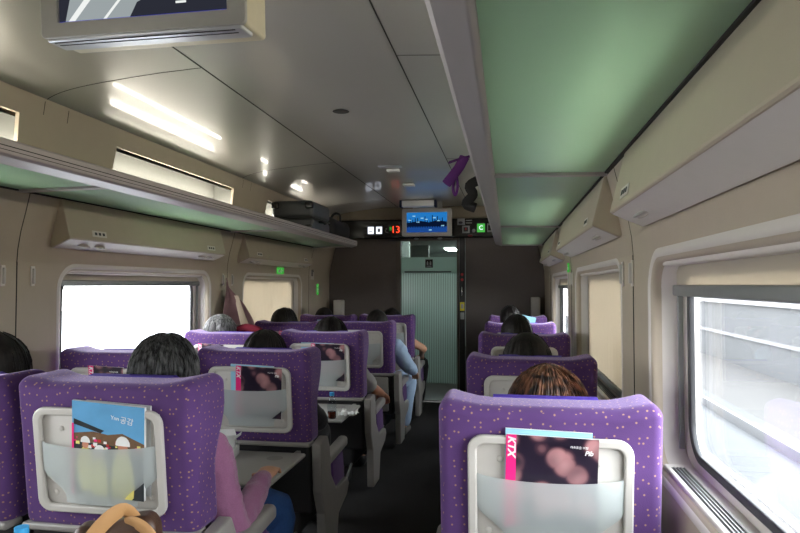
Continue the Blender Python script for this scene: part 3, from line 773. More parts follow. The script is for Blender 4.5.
# ------------------------------------------------------------------ seats
HW = .277
def smooth01(t): t = max(0, min(1, t)); return t * t * (3 - 2 * t)
def back_shape(p):
    """p in a nominal slab x +-HW, y 0 (back) .. .14, z .64..1.08"""
    x, y, z = p; u = x / HW; v = (z - .30) / .78
    hd = smooth01((z - .80) / .2)
    depth = .15 + .035 * hd + .055 * hd * abs(u) ** 3 - .01 * (1 - abs(u)) * hd
    bulge = -.010 * math.cos(u * PI / 2) * math.sin(PI * min(1, max(0, v)))
    yy = (y / .14) * depth + bulge * (1 - y / .14)
    top = smooth01((z - .93) / .15)
    ear = math.exp(-((abs(u) - .90) / .17) ** 2)
    zz = z + top * (-.014 + .014 * ear)
    xx = x * (1 + .012 * hd - .03 * (1 - smooth01((z - .4) / .3)))
    # lean back with height
    yy += -(zz - .85) * math.tan(R(7.0))
    return (xx, yy, zz)
def lean(y, z): return y - (z - .85) * math.tan(R(7.0))

SHARE = {}
def share(key, mk):
    if key not in SHARE: SHARE[key] = mk()
    return SHARE[key]
def part(name, me, parent, loc=None):
    o = bpy.data.objects.new(name, me); COL.objects.link(o); o.parent = parent
    if loc: o.location = loc
    return o

def tray_frame_mesh():
    vs, fs = sheet(rrect(.392, .298, .035, 7), [rrect(.366, .274, .028, 7)], .016, .005)
    b = MB(); b.add([(v.x, -v.z - .008, v.y) for v in vs], fs)
    return b
def make_seat(kind, table):
    """kind: single / aisle / window. local origin: floor under back plane, facing +y"""
    r = empty('train_seat', (0, 0, 0))
    def back():
        b = MB(); b.rbox(-HW, HW, 0, .14,   .635, 1.083, .032, 5, (14, 3, 12), fn=back_shape); return b.mesh('backrest', M['velvet'], angle=80)
    part('backrest', share('back', back), r)
    def lower():
        b = MB(); b.rbox(-HW + .01, HW - .01, .0, .11, .30, .655, .02, 3, (4, 1, 4), fn=lambda p: (p[0], lean(p[1] + .012, p[2]), p[2])); return b.mesh('lower_shell', M['dark'])
    ls = part('lower_shell', share('lower', lower), r)
    def rail():
        b = MB(); b.rbox(-HW, HW, -.012, .06, .628, .650, .008, 3, fn=lambda p: (p[0], lean(p[1], p[2]), p[2])); return b.mesh('back_rail', M['shell'])
    part('back_rail', share('rail', rail), r)
    # literature panel
    zc = .85
    T = Matrix.Translation((0, lean(-.010, zc), zc)) @ Matrix.Rotation(R(7.0), 4, 'X')
    def frame():
        b = tray_frame_mesh(); b.v = [T @ v for v in b.v]; return b.mesh('pocket_frame', M['plastic'], angle=50)
    pf = part('pocket_frame', share('frame', frame), r)
    def recess():
        b = MB(); b.rbox(-.185, .185, .0, .018, -.14, .14, .004, 1, T=T)
        for x, z in ((-.12, .09), (.12, .09), (-.15, -.10), (.15, -.10)): b.ell((x, .0, z), (.009, .004, .009), 12, 6, T=T)
        return b.mesh('recess', M['plastic_dk'])
    part('recess', share('recess', recess), pf)
    def pocket():
        b = MB(); n = 20; vs = []; 
        def edge(t):  # half outline on one side as function of z (from top t=0 to bottom t=1)
            return .179 if t < .46 else .179 - .068 * smooth01((t - .46) / .45)
        m = 14; rows = []
        for j in range(m + 1):
            t = j / m; row = []
            for i in range(n + 1):
                u = -1 + 2 * i / n
                z = .055 - t * .178 - (.006 * (1 - u * u) * (1 - t))
                xh = edge(t); bow = -.030 * (1 - u ** 2) ** .6 * (1 - .6 * t) - .004
                row.append(T @ Vector((u * xh, bow - .006, z)))
            rows.append(row)
        b.loft(rows, caps=False, closed=False)
        b.loft([[p + Vector((0, .0015, 0)) for p in row] for row in rows], caps=False, closed=False)
        return b.mesh('pocket', M['pocket'], angle=60)
    part('pocket', share('pocket', pocket), pf)
    # blue headrest cover on the front, folded over the top
    def cover():
        b = MB(); n = 12; rows = []
        pts = [(.17, .87), (.187, .96), (.186, 1.03), (.176, 1.053), (.155, 1.063), (.13, 1.060), (.115, 1.055)]
        for i in range(n + 1):
            x = -.14 + .28 * i / n
            rows.append([(x, lean(y + .016, z) , z + .010) for y, z in pts] + [(x, lean(y - .004, z), z + .002) for y, z in reversed(pts)])
        b.loft(rows); return b.mesh('headrest_cover', M['blue'])
    part('headrest_cover', share('cover', cover), r)
    def cushion():
        b = MB()
        b.rbox(-HW + .015, HW - .015, .13, .64, .33, .47, .045, 4, (8, 8, 2), fn=lambda p: (p[0], p[1], p[2] - (.02 * (1 - (p[0] / HW) ** 2) if p[2] > .4 else 0) + .03 * (p[1] - .13)))
        return b.mesh('cushion', M['velvet'], angle=80)
    part('cushion', share('cushion', cushion), r)
    def base():
        b = MB(); b.rbox(-.20, .20, .10, .52, .18, .335, .03, 3); b.rbox(-.10, .10, .16, .46, .0, .19, .02, 3); return b.mesh('seat_base', M['dark'])
    part('seat_base', share('base', base), r)
    def front_pad():
        b = MB()
        b.rbox(-HW + .05, HW - .05, .17, .225, .44, .90, .02, 3, (6, 1, 6), fn=lambda p: (p[0], lean(p[1], p[2]), p[2])); return b.mesh('back_cushion', M['velvet'], angle=80)
    part('back_cushion', share('fpad', front_pad), r)
    # armrests with side shells
    def arm_mesh(s):
        def mk():
            b = MB(); x0 = s * (HW + .004); x1 = s * (HW + .058)
            a, c = min(x0, x1), max(x0, x1)
            b.rbox(a, c, .16, .50, .505, .560, .02, 3, (1, 6, 1), fn=lambda p: (p[0], p[1], p[2] + .05 * (p[1] - .16)))
            return b.mesh('armrest', M['shell'])
        return mk
    def side_mesh(s):
        def mk():
            b = MB(); x0 = s * (HW + .006); x1 = s * (HW + .052)
            pts = [(.02, .645), (.14, .66), (.175, .60), (.20, .46), (.30, .36), (.52, .35), (.55, .31), (.50, .26), (.34, .22), (.30, .05), (.12, .05), (.10, .30), (.04, .42)]
            b.prism(pts, min(x0, x1), max(x0, x1), 'x'); return b.mesh('side_shell', M['shell'], smooth=False)
        return mk
    def under_mesh(s):
        def mk():
            b = MB(); x0 = s * (HW + .012); x1 = s * (HW + .047)
            b.rbox(min(x0, x1), max(x0, x1), .22, .44, .36, .515, .018, 3, fn=lambda p: (p[0], p[1] + (.515 - p[2]) * .25, p[2])); return b.mesh('armrest_pad', M['velvet_plain'])
        return mk
    for s in {'single': (-1, 1), 'aisle': (1,), 'window': (-1, 1)}[kind]:
        if kind == 'window' and s == 1:
            # armrest shared between the pair
            def mid():
                b = MB(); b.rbox(HW - .01, HW + .025, .12, .46, .505, .560, .014, 3); return b.mesh('armrest', M['shell'])
            part('armrest', share('mid', mid), r); continue
        o = part('side_shell', share('side%d' % s, side_mesh(s)), r)
        if not o.modifiers: bevel(o, .008, 2)
        ar = part('armrest', share('arm%d' % s, arm_mesh(s)), r)
        part('armrest_pad', share('under%d' % s, under_mesh(s)), ar)
    # tray table
    if table:
        def tbl():
            b = MB(); b.rbox(-.235, .275, -.49, -.03, .60, .618, .008, 3); return b.mesh('tray_table', M['tray'])
        t = part('tray_table', share('tbl', tbl), r)
        def cup():
            b = MB(); b.ell((.165, -.13, .6178), (.038, .038, .0012), 24, 6); return b.mesh('cup_recess', M['shell'])
        part('cup_recess', share('cup', cup), t)
        def hinge():
            b = MB()
            for x in (-.22, .22): b.rbox(x - .012, x + .012, -.06, .03, .585, .612, .005, 2)
            return b.mesh('table_arm', M['shell'])
        part('table_arm', share('hinge', hinge), t)
    else:
        def tbl2():
            b = MB(); b.rbox(-.235, .235, -.012, .02, .33, .62, .015, 4, fn=lambda p: (p[0], lean(p[1], p[2]), p[2])); return b.mesh('tray_table', M['shell'])
        t = part('tray_table', share('tbl2', tbl2), r)
        def latch():
            b = MB(); b.rbox(-.03, .03, -.022, -.008, .585, .612, .004, 2, fn=lambda p: (p[0], lean(p[1], p[2]), p[2])); return b.mesh('latch', M['dark'])
        part('latch', share('latch', latch), t)
    # foot bar behind the seat
    def foot():
        b = MB(); b.tube([(-.2, -.10, .13), (.2, -.10, .13)], .014, 10, 1); 
        for x in (-.18, .18): b.tube([(x, -.10, .13), (x, .02, .16), (x, .14, .22)], .009, 8, 2)
        return b.mesh('foot_rest', M['alu_dk'])
    part('foot_rest', share('foot', foot), r)
    return r

ROWY = [1.62, 2.75, 3.90, 5.02, 6.14]
ROWW = [1.60, 2.60, 3.73, 4.86, 6.00]
def RY(kind, k): return (ROWW if kind == 'window' else ROWY)[k]
CX = {'single': .955, 'aisle': -.352, 'window': -.930}
ORD = ['nearest', 'second nearest', 'third nearest', 'fourth nearest', 'farthest']
DZROW = {('single', 0): .002, ('single', 1): -.012, ('aisle', 0): .03, ('window', 0): .03}
DXROW = {('aisle', 0): .066, ('window', 0): .055, ('aisle', 1): .03, ('window', 1): 0, ('aisle', 2): .01, ('window', 2): 0}
protos = {}
who = {'single': 'of the single seats along the right wall', 'aisle': 'of the left hand aisle seats', 'window': 'of the left hand window seats'}
extra = {('single', 0): 'facing away with a dark magazine in its pocket', ('aisle', 0): 'with the safety helmet magazine in its pocket', ('aisle', 1): 'with its tray table folded down', ('aisle', 2): 'with a bottle on its folded down tray'}
seats = {}
TABLES = {('aisle', 0), ('aisle', 1), ('aisle', 2)}
for kind in ('single', 'aisle', 'window'):
    for k in range(5):
        y = RY(kind, k)
        tb = (kind, k) in TABLES; key = (kind, tb)
        if key not in protos: o = protos[key] = make_seat(kind, tb)
        else: o = copy_tree(protos[key])
        o.location = (CX[kind] + DXROW.get((kind, k), 0), y, DZROW.get((kind, k), 0))
        lab = 'purple dotted velvet train seat, %s %s' % (ORD[k], who[kind])
        if (kind, k) in extra: lab = 'purple train seat %s, %s %s' % (extra[(kind, k)], ORD[k], who[kind].replace('of the ', 'in '))
        tag(o, ' '.join(lab.split()[:16]), 'train seat', 'purple train seats')
        seats[(kind, k)] = o
    for ch in o.children:
        if ch.name.startswith('pocket_frame') and kind != 'single': ch.location = (.016, 0, 0)
        if ch.name.startswith('headrest_cover') and (kind, k) in (('aisle', 1), ('window', 2)): ch.location = (0, 0, .016)
    if (kind, k) == ('aisle', 0):
        for ch in o.children:
            if ch.name.startswith('pocket_frame'): ch.location = (.022, -.003, .030)

# ------------------------------------------------------------------ magazines in the pockets
def mag_T(kind, k, dx, dz, rz, dy=-.012):
    z = .85 + dz
    return Matrix.Translation((CX[kind] + DXROW.get((kind, k), 0) + dx + (0 if kind == 'single' or (kind, k) == ('aisle', 0) else .016), RY(kind, k), DZROW.get((kind, k), 0))) @ Matrix.Translation((0, lean(-.010, z) + dy, z)) @ Matrix.Rotation(R(7.0), 4, 'X') @ Matrix.Rotation(R(rz), 4, 'Y')
def travel_magazine(kind, k, dx, dz, rz, label, w=.22, h=.235):
    r = empty('magazine'); r.matrix_world = mag_T(kind, k, dx, dz + .008, rz)
    tag(r, label, 'magazine', 'magazines in the seat pockets')
    key = 'tm%.3f' % w
    def pages(): return MB().box(-w / 2, w / 2, -.004, .002, -h / 2, h / 2).mesh('pages', M['white'], smooth=False)
    def cov(): return MB().box(-w / 2 - .001, w / 2 + .001, -.0052, -.0042, -h / 2 - .001, h / 2 + .001).mesh('cover', M['bokeh'], smooth=False)
    def band(): return MB().box(-w / 2 - .001, -w / 2 + .024, -.0062, -.0054, -h / 2 - .001, h / 2 + .001).mesh('pink_band', M['pink'], smooth=False)
    def txt():
        b = MB(); b.text('KTX', .026, bold=.0009, loc= (-w / 2 + .012, -.0068, h / 2 - .028), rot=-PI / 2); return b.mesh('masthead', M['white'], smooth=False)
    def txt2():
        b = MB(); b.text('Pib', .016, bold=.0004, loc= (w / 2 - .022, -.0060, h / 2 - .035)); b.text('\uc790\uc720\ub85c\uc6b4 \uc5ec\ud589', .0075, (w / 2 - .045, -.0060, h / 2 - .022)); return b.mesh('title', M['white'], smooth=False)
    pg = part('pages', share(key + 'p', pages), r); cv = part('cover', share(key + 'c', cov), r)
    part('pink_band', share(key + 'b', band), cv); part('masthead', share(key + 't', txt), cv); part('title', share(key + 'u', txt2), cv)
    return r
def blue_booklet(kind, k, dx, dz, rz, label, w=.18, h=.245):
    r = empty('booklet'); r.matrix_world = mag_T(kind, k, dx, dz, rz, -.003)
    tag(r, label, 'booklet', 'booklets behind the magazines')
    def pages(): return MB().box(-w / 2, w / 2, -.002, .003, -h / 2, h / 2).mesh('pages', M['white'], smooth=False)
    def cov(): return MB().box(-w / 2, w / 2, -.0032, -.0022, -h / 2, h / 2).mesh('cover', M['paperblue'], smooth=False)
    part('pages', share('bbp%.3f' % w, pages), r); part('cover', share('bbc%.3f' % w, cov), r); return r
travel_magazine('single', 0, .004, .030, 1.5, 'dark photo magazine with pink spine in the nearest right hand seat pocket')
blue_booklet('single', 0, -.004, .046, 1.5, 'thin light blue booklet behind the magazine of the nearest right seat', .21)
travel_magazine('aisle', 1, .03, .028, 3, 'dark magazine with pink band in the second nearest aisle seat pocket')
blue_booklet('aisle', 1, -.005, .038, 2, 'light blue booklet behind the magazine of the second aisle seat', .21)
travel_magazine('window', 1, -.03, .035, 2, 'magazine showing its pink band in the second nearest window seat pocket', .17)
travel_magazine('aisle', 2, .04, .025, 2, 'dark magazine in the pocket behind the small drink bottle')
blue_booklet('aisle', 2, -.03, .034, 1, 'light blue booklet in the pocket behind the small drink bottle', .22)
travel_magazine('window', 2, -.09, .03, 2, 'magazine with pink band in the pocket of the seat before the grey haired passenger', .17)
travel_magazine('window', 3, .02, .03, 2, 'dark magazine in the pocket of the fourth nearest window seat', .17)
travel_magazine('aisle', 4, -.01, .03, -2, 'dark magazine in the pocket of the farthest aisle seat')
o = MB().box(-.10, .10, -.004, .003, -.12, .12).build('folded_paper', M['white']); o.matrix_world = mag_T('aisle', 3, -.06, .04, 0); tag(o, 'white folded paper in the pocket of the fourth aisle seat', 'paper')
o = MB().box(-.09, .09, -.004, .003, -.12, .12).build('newspaper', M['cloth_ltblue']); o.matrix_world = mag_T('window', 4, .0, .07, -3); tag(o, 'pale folded newspaper in the pocket of the farthest window seat', 'newspaper')
o = MB().box(-.07, .07, -.004, .003, -.11, .11).build('newspaper', M['cloth_ltblue']); o.matrix_world = mag_T('single', 3, -.13, .02, -25); tag(o, 'tilted newspaper poking out of the fourth right hand seat pocket', 'newspaper')
o = MB().box(-.08, .08, -.004, .003, -.12, .12).build('brochure', M['paperblue']); o.matrix_world = mag_T('single', 4, .07, .115, 12); tag(o, 'pale blue brochure above the farthest right hand seat', 'brochure')
# construction magazine
r = empty('magazine'); r.matrix_world = mag_T('aisle', 0, .036, .036, 4); tag(r, 'blue sky magazine with workers in white helmets, nearest left seat pocket', 'magazine', 'magazines in the seat pockets')
w, h = .222, .27
MB().box(-w / 2, w / 2, -.006, .003, -h / 2, h / 2).build('pages', M['white'], r, smooth=False)
def P2(b, pts, mi, e): b.add([(max(-1, min(1, x)) * w / 2, -.0064 - .00025 * e, max(-1, min(1, z)) * h / 2) for x, z in pts], [tuple(range(len(pts)))], mi)
b = MB(); P2(b, [(-1, -1), (1, -1), (1, 1), (-1, 1)], 0, 0)
P2(b, [(-1, .30), (-.4, .38), (0, .34), (.4, .40), (1, .22), (1, -1), (-1, -1)], 2, 1)
P2(b, [(-.95, .62), (-.1, .42), (-.2, .36), (-.95, .50)], 1, 2)
P2(b, [(-1, .14), (1, .10), (1, -1), (-1, -1)], 1, 2)
rnd = random.Random(5)
for k in range(40):
    x = rnd.uniform(-.95, .9); z = rnd.uniform(-.05, .22); s_ = rnd.uniform(.02, .07); P2(b, [(x, z), (x + s_ * 1.6, z), (x + s_ * 1.6, z + s_), (x, z + s_)], rnd.choice([3, 4, 6, 2, 7]), 3 + k * .02)
for (x, z, sc) in ((-.62, .12, .9), (-.22, -.06, 1.05), (.42, .14, 1.35)):
    P2(b, [(x + .24 * sc * math.cos(a), z - .62 * sc + .55 * sc * math.sin(a)) for a in [2 * PI * i / 18 for i in range(18)]], 3, 5)
    P2(b, [(x + .10 * sc * math.cos(a), z - .03 + .10 * sc * math.sin(a)) for a in [2 * PI * i / 14 for i in range(14)]], 5, 6)
    P2(b, [(x + .15 * sc * math.cos(a), z + .02 + .14 * sc * max(-.1, math.sin(a))) for a in [2 * PI * i / 18 for i in range(18)]], 4, 7)
P2(b, [(-1, -1), (-.94, -1), (-.94, .52), (-1, .52)], 6, 8)
cv = b.build('cover', [M['sky_print'], M['print_dark'], M['print_brown'], M['print_yellow'], M['white'], M['print_skin'], M['pink'], M['print_red']], r, smooth=False)
MB().text('Ynn', .016, (.024, -.0105, .098), rot=-.1).text('\uacf5\uac10', .022, (.060, -.0105, .092), rot=-.1).build('title', M['white'], cv, smooth=False)
r = empty('magazine'); r.matrix_world = mag_T('aisle', 0, .058, .040, 3, -.001); tag(r, 'thick pale magazine tucked behind the blue sky magazine', 'magazine', 'magazines in the seat pockets')
MB().box(-.10, .10, -.003, .004, -.13, .13).build('pages', M['white'], r, smooth=False); MB().box(-.101, .101, -.0042, -.0032, -.131, .131).build('cover', M['sign_grey'], r, smooth=False)

# ------------------------------------------------------------------ people
def remesh(b, vox, name, mats, sm=3):
    me = b.mesh('raw', M['skin']); o = bpy.data.objects.new('raw', me); COL.objects.link(o)
    m = o.modifiers.new('r', 'REMESH'); m.mode = 'VOXEL'; m.voxel_size = vox
    m2 = o.modifiers.new('s', 'SMOOTH'); m2.iterations = sm; m2.factor = .5
    me2 = bpy.data.meshes.new_from_object(o.evaluated_get(bpy.context.evaluated_depsgraph_get()))
    bpy.data.objects.remove(o); bpy.data.meshes.remove(me)
    me2.name = name; me2.materials.clear()
    for q in (mats if isinstance(mats, list) else [mats]): me2.materials.append(q)
    me2.polygons.foreach_set('use_smooth', [True] * len(me2.polygons))
    me2.polygons.foreach_set('material_index', [0] * len(me2.polygons))
    return me2

def head_fn(v):
    # faces +y: flatter face, chin, back of skull fuller
    x, y, z = v
    if z < -.1: x *= 1 - .30 * (-z - .1); 
    if y > 0: y *= .92
    if z < 0 and y < 0: y *= 1 - .35 * (-z)
    return Vector((x, y, z))
def add_head(b, H, rad, face=0):
    T = Matrix.Translation(H) @ Matrix.Rotation(face, 4, 'Z')
    k = rad / .1
    b.ell((0, 0, 0), (.074 * k, .094 * k, .112 * k), 28, 18, fn=head_fn, T=T)
    b.tube([(0, .084 * k, .02 * k), (0, .108 * k, -.018 * k)], [.008 * k, .014 * k], 8, 2, T=T)         # nose
    b.ell((0, .082 * k, -.052 * k), (.024 * k, .010 * k, .008 * k), 10, 6, T=T)                       # lips
    b.ell((0, .070 * k, -.092 * k), (.024 * k, .018 * k, .018 * k), 10, 6, T=T)                       # chin
    for s in (-1, 1): b.ell((s * .076 * k, -.004 * k, -.012 * k), (.009 * k, .018 * k, .031 * k), 10, 8, T=T)  # ears
def hand(b, wr, d, up, side, k=1.0, curl=.5):
    """wr wrist point, d direction of fingers, up = back of hand, side=+1/-1 thumb side"""
    d = Vector(d).normalized(); up = Vector(up); up = (up - d * up.dot(d)).normalized(); sd = d.cross(up) * side
    wr = Vector(wr)
    b.tube([wr - d * .02, wr + d * .02, wr + d * .055, wr + d * .085], [(.026 * k, .020 * k), (.032 * k, .018 * k), (.040 * k, .016 * k), (.038 * k, .013 * k)], 12, 3, flat=tuple(up))
    for i, (off, ln) in enumerate(((.029, .070), (.010, .078), (-.010, .072), (-.028, .056))):
        p0 = wr + d * .078 * k + sd * off * k; ln *= k
        c1 = curl * .9; 
        def dirn(a): return d * math.cos(a) - up * math.sin(a)
        p1 = p0 + dirn(c1 * .5) * ln * .42; p2 = p1 + dirn(c1 * 1.3) * ln * .32; p3 = p2 + dirn(c1 * 2.0) * ln * .26
        b.tube([p0, p1, p2, p3], [.0092 * k, .0086 * k, .008 * k, .007 * k], 8, 2)
    q0 = wr + d * .02 + sd * .022 * k; q1 = q0 + (d * .6 + sd * .7 - up * .2).normalized() * .036 * k; q2 = q1 + (d * .85 + sd * .25 - up * .4).normalized() * .030 * k
    b.tube([q0, q1, q2], [.013 * k, .0105 * k, .009 * k], 8, 3)

def make_hair(H, rad, style, mat, parent, strands, seed, face=0, part_mat=None):
    rnd = random.Random(seed); k = rad / .1
    T = Matrix.Translation(H) @ Matrix.Rotation(face, 4, 'Z')
    b = MB()
    low = {'short': -.45, 'bob': -1.15, 'long': -1.3}[style]
    A = (.096 * k, .110 * k, .120 * k)
    if style in ('bob', 'long'): A = (.102 * k, .114 * k, .124 * k)
    def surf(a, t, g=1.0):
        """a azimuth (0 = +y face), t 0 crown .. 1 bottom"""
        hair = smooth01((abs(a) - .75) / .5)          # 0 over the face, 1 at sides and back
        zlow = .42 * (1 - hair) + low * hair if style != 'short' else .42 * (1 - hair) + (low - (.25 if abs(a) > 2.2 else 0)) * hair
        z = 1 - t * (1 - zlow)
        if z >= 0: rr = math.sqrt(max(0, 1 - z * z))
        elif style == 'short': rr = math.sqrt(max(0, 1 - z * z * .8))
        else: rr = 1.0 - .10 * (-z) ** 2
        wob = 1 + .035 * noise.noise(Vector((a * 2.3, z * 2, seed)))
        return Vector((math.sin(a) * rr * A[0] * g * wob, math.cos(a) * rr * A[1] * g * wob, z * A[2] * g))
    na, nt = 48, 18; rows = []
    for j in range(nt + 1):
        t = (j / nt) ** .85
        rows.append([T @ surf(-PI + 2 * PI * i / na, max(t, .004)) for i in range(na)])
    inner = [[T @ (surf(-PI + 2 * PI * i / na, max((j / nt) ** .85, .004)) * .90) for i in range(na)] for j in range(nt, -1, -1)]
    b.loft(rows + inner)
    for q in range(strands):
        a = rnd.uniform(-PI, PI); 
        if abs(a) < .5: a *= 3
        t0 = rnd.uniform(.0, .55); t1 = min(1.04, t0 + rnd.uniform(.35, .7)); lift = rnd.uniform(1.0, 1.03)
        sw = rnd.uniform(-.12, .12); pts = []
        for i in range(6):
            f = i / 5; p = surf(a + sw * f, t0 + (t1 - t0) * f, lift + .02 * math.sin(PI * f) * rnd.random() + (.012 if i == 5 else 0)); pts.append(T @ p)
        rr = rnd.uniform(.0009, .0017)
        ringr = []
        for i, p in enumerate(pts):
            t_ = (pts[min(i + 1, 5)] - pts[max(i - 1, 0)]).normalized(); u_ = Vector((0, 0, 1)).cross(t_)
            if u_.length < 1e-3: u_ = Vector((1, 0, 0))
            u_.normalize(); w_ = t_.cross(u_); e = rr * (1 if i < 5 else .3)
            ringr.append([p + u_ * e, p - u_ * e * .5 + w_ * e, p - u_ * e * .5 - w_ * e])
        b.loft(ringr)
    return b.build('hair', mat, parent)

def person(label, kind, k, head, rad, hair, hstyle, top, trousers, shoes, sleeve='long', strands=0, seed=1, skin='skin', face=0, arms=None, vox=.010, knee_out=0, bulk=1.0, drop=0, group='passengers in the seats', lean_x=0):
    """arms: dict side-> (elbow, wrist) world coordinates"""
    x0 = CX[kind]; y0 = RY(kind, k); H = Vector(head)
    r = empty('person', (x0, y0 + .3, 0)); tag(r, label, 'person', group)
    inv = Vector(r.location)
    def L(p): return Vector(p) - inv
    H = L(H)
    pel = Vector((0, .06, .50)); 
    nb = H + Vector((0, -.012, -.155))           # neck base
    mid = pel.lerp(nb, .5) + Vector((0, -.015, 0))
    chest = pel.lerp(nb, .78)
    sh = {s: nb + Vector((s * .165, .005, -.055 - drop)) for s in (-1, 1)}
    arms = arms or {}
    el = {}; wr = {}
    for s in (-1, 1):
        if s in arms: el[s] = L(arms[s][0]); wr[s] = L(arms[s][1])
        else: el[s] = Vector((s * .225, .10, .67)); wr[s] = Vector((s * .09, .30, .585))
    hip = {s: pel + Vector((s * .085, 0, -.0)) for s in (-1, 1)}
    knee = {s: Vector((s * .10 + (knee_out if s == 1 else 0), .50 - .6 * (knee_out if s == 1 else 0), .51)) for s in (-1, 1)}
    ank = {s: Vector((s * .105 + (knee_out * .8 if s == 1 else 0), .49 - .6 * (knee_out if s == 1 else 0), .10)) for s in (-1, 1)}
    # body: one continuous surface
    b = MB()
    b.tube([pel, mid, chest, nb], [(.15, .105), (.135, .10), (.15, .10), (.07, .06)], 16, 4, flat=(0, 1, 0))
    b.tube([nb - Vector((0, 0, .02)), nb + Vector((0, .006, .05)), H + Vector((0, -.01, -.05))], [.062, .052, .05], 14, 3)
    for s in (-1, 1):
        b.tube([nb + Vector((s * .05, 0, -.045)), sh[s], sh[s].lerp(el[s], .5), el[s], el[s].lerp(wr[s], .4), wr[s]], [.05, .055, .045, .038, .036, .025], 12, 4)
        d = (wr[s] - el[s]).normalized()
        hand(b, wr[s] + d * .01, d + Vector((0, 0, -.15)), (0, 0, 1), (-1 if s == 1 else 1) * 1, 1.0, .55)
        b.tube([hip[s], hip[s].lerp(knee[s], .5), knee[s], knee[s].lerp(ank[s], .35), ank[s]], [.085, .075, .056, .055, .034], 12, 4)
        b.tube([ank[s] + Vector((0, -.03, -.03)), ank[s] + Vector((0, .05, -.05)), ank[s] + Vector((0, .15, -.07))], [.03, .034, .022], 10, 3)
    add_head(b, H, rad, face)
    me = remesh(b, vox, 'body', [M[skin], M['eye']], 2)
    bo = part('body', me, r)
    eb = MB(); T = Matrix.Translation(H) @ Matrix.Rotation(face, 4, 'Z'); kk = rad / .1
    for s in (-1, 1): eb.ell((s * .03 * kk, .082 * kk, .008 * kk), (.013 * kk, .008 * kk, .008 * kk), 10, 6, T=T)
    eb.build('eyes', M['eye'], bo)
    # top
    b = MB()
    b.tube([pel + Vector((0, 0, -.03)), mid, chest, nb + Vector((0, 0, -.01))], [(.172, .13), (.158, .122), (.172, .12), (.085, .072)], 18, 4, flat=(0, 1, 0))
    for s in (-1, 1):
        pts = [nb + Vector((s * .05, 0, -.04)), sh[s], sh[s].lerp(el[s], .5)]; rd = [.06, .072, .062]
        if sleeve == 'long': pts += [el[s], el[s].lerp(wr[s], .5), wr[s]]; rd += [.056, .05, .040]
        elif sleeve == 'short': pts += [sh[s].lerp(el[s], .8)]; rd += [.062]
        else: pts = pts[:2]; rd = [.06, .062]
        b.tube(pts, [q * bulk for q in rd], 14, 4)
    me = remesh(b, vox, 'top', M[top], 2)
    # folds
    nv = len(me.vertices); cs = [0.0] * (nv * 3); me.vertices.foreach_get('co', cs); ns = [0.0] * (nv * 3); me.vertex_normals.foreach_get('vector', ns)
    for i in range(nv):
        x, y, z = cs[3 * i:3 * i + 3]
        f = noise.noise(Vector((x * 16 + seed, y * 16, z * 16))) * .006 + noise.noise(Vector((x * 30, y * 30, z * 55 + seed))) * .003
        for q in range(3): cs[3 * i + q] += ns[3 * i + q] * f
    me.vertices.foreach_set('co', cs); me.update()
    part('top', me, r)
    b = MB()
    for s in (-1, 1):
        b.tube([pel + Vector((s * .06, -.02, 0)), hip[s].lerp(knee[s], .5), knee[s] + Vector((0, .01, .005)), knee[s].lerp(ank[s], .5), ank[s] + Vector((0, 0, .03))], [.115, .092, .075, .068, .062], 14, 4)
    part('trousers', remesh(b, vox, 'trousers', M[trousers], 2), r)
    for s in (-1, 1):
        b = MB(); a = ank[s]
        b.tube([a + Vector((0, -.04, -.055)), a + Vector((0, .03, -.05)), a + Vector((0, .10, -.060)), a + Vector((0, .17, -.068))], [(.038, .042), (.042, .045), (.046, .036), (.036, .026)], 14, 3, flat=(0, 0, 1))
        part('shoe', remesh(b, .006, 'shoe', M[shoes], 1), r)
    make_hair(H, rad, hstyle, M[hair], r, strands, seed, face)
    return r

person('person with long dark hair and brown top in the nearest window seat', 'window', 0, (-.955, 1.93, 1.07), .118, 'hair_black', 'long', 'cloth_brown', 'cloth_black', 'shoe_black', seed=3, strands=120)
person('person with greying dark hair in a pink cardigan reaching over the tray table', 'aisle', 0, (-.265, 1.90, 1.088), .110, 'hair_greying', 'short', 'cardigan', 'jeans', 'shoe_black', strands=900, seed=5, vox=.006,
       arms={1: ((-.02, 1.92, .585), (-.040, 2.19, .660))}, knee_out=.22, bulk=.93, drop=.03)
person('person with short black hair in the seat behind the folded down tray', 'aisle', 1, (-.36, 3.00, 1.018), .112, 'hair_black', 'short', 'cloth_black', 'cloth_black', 'shoe_black', strands=200, seed=8)
person('person with grey hair by the hanging coat', 'window', 2, (-1.075, 3.97, 1.05), .105, 'hair_grey', 'bob', 'cloth_black', 'cloth_black', 'shoe_black', strands=350, seed=11)
person('person with dark curly hair and grey short sleeves, third aisle seat', 'aisle', 2, (-.34, 4.12, 1.02), .12, 'hair_black', 'short', 'cloth_grey', 'cloth_black', 'shoe_black', sleeve='short', strands=150, seed=13, skin='skin_tan',
       arms={1: ((-.05, 4.14, .68), (-.03, 4.36, .605))})
person('person with black hair in the fourth window seat, under the left blind', 'window', 3, (-1.03, 5.08, 1.05), .115, 'hair_black', 'short', 'cloth_grey', 'cloth_black', 'shoe_black', seed=17, strands=60)
person('person in a pale blue shirt in the fourth aisle seat', 'aisle', 3, (-.25, 5.24, 1.05), .10, 'hair_black', 'short', 'cloth_ltblue', 'cloth_ltblue', 'shoe_grey', seed=19,
       arms={1: ((.0, 5.28, .70), (.02, 5.50, .62))}, knee_out=.20, bulk=1.15)
person('person with dark hair just showing in the farthest window seat', 'window', 4, (-1.02, 6.22, 1.03), .10, 'hair_black', 'short', 'cloth_black', 'cloth_black', 'shoe_black', seed=23)
person('person with bare arm and black dress in the farthest aisle seat', 'aisle', 4, (-.33, 6.36, 1.02), .10, 'hair_black', 'bob', 'cloth_black', 'cloth_black', 'shoe_black', sleeve='none', seed=29,
       arms={1: ((-.01, 6.42, .72), (-.06, 6.66, .63))}, knee_out=.17)
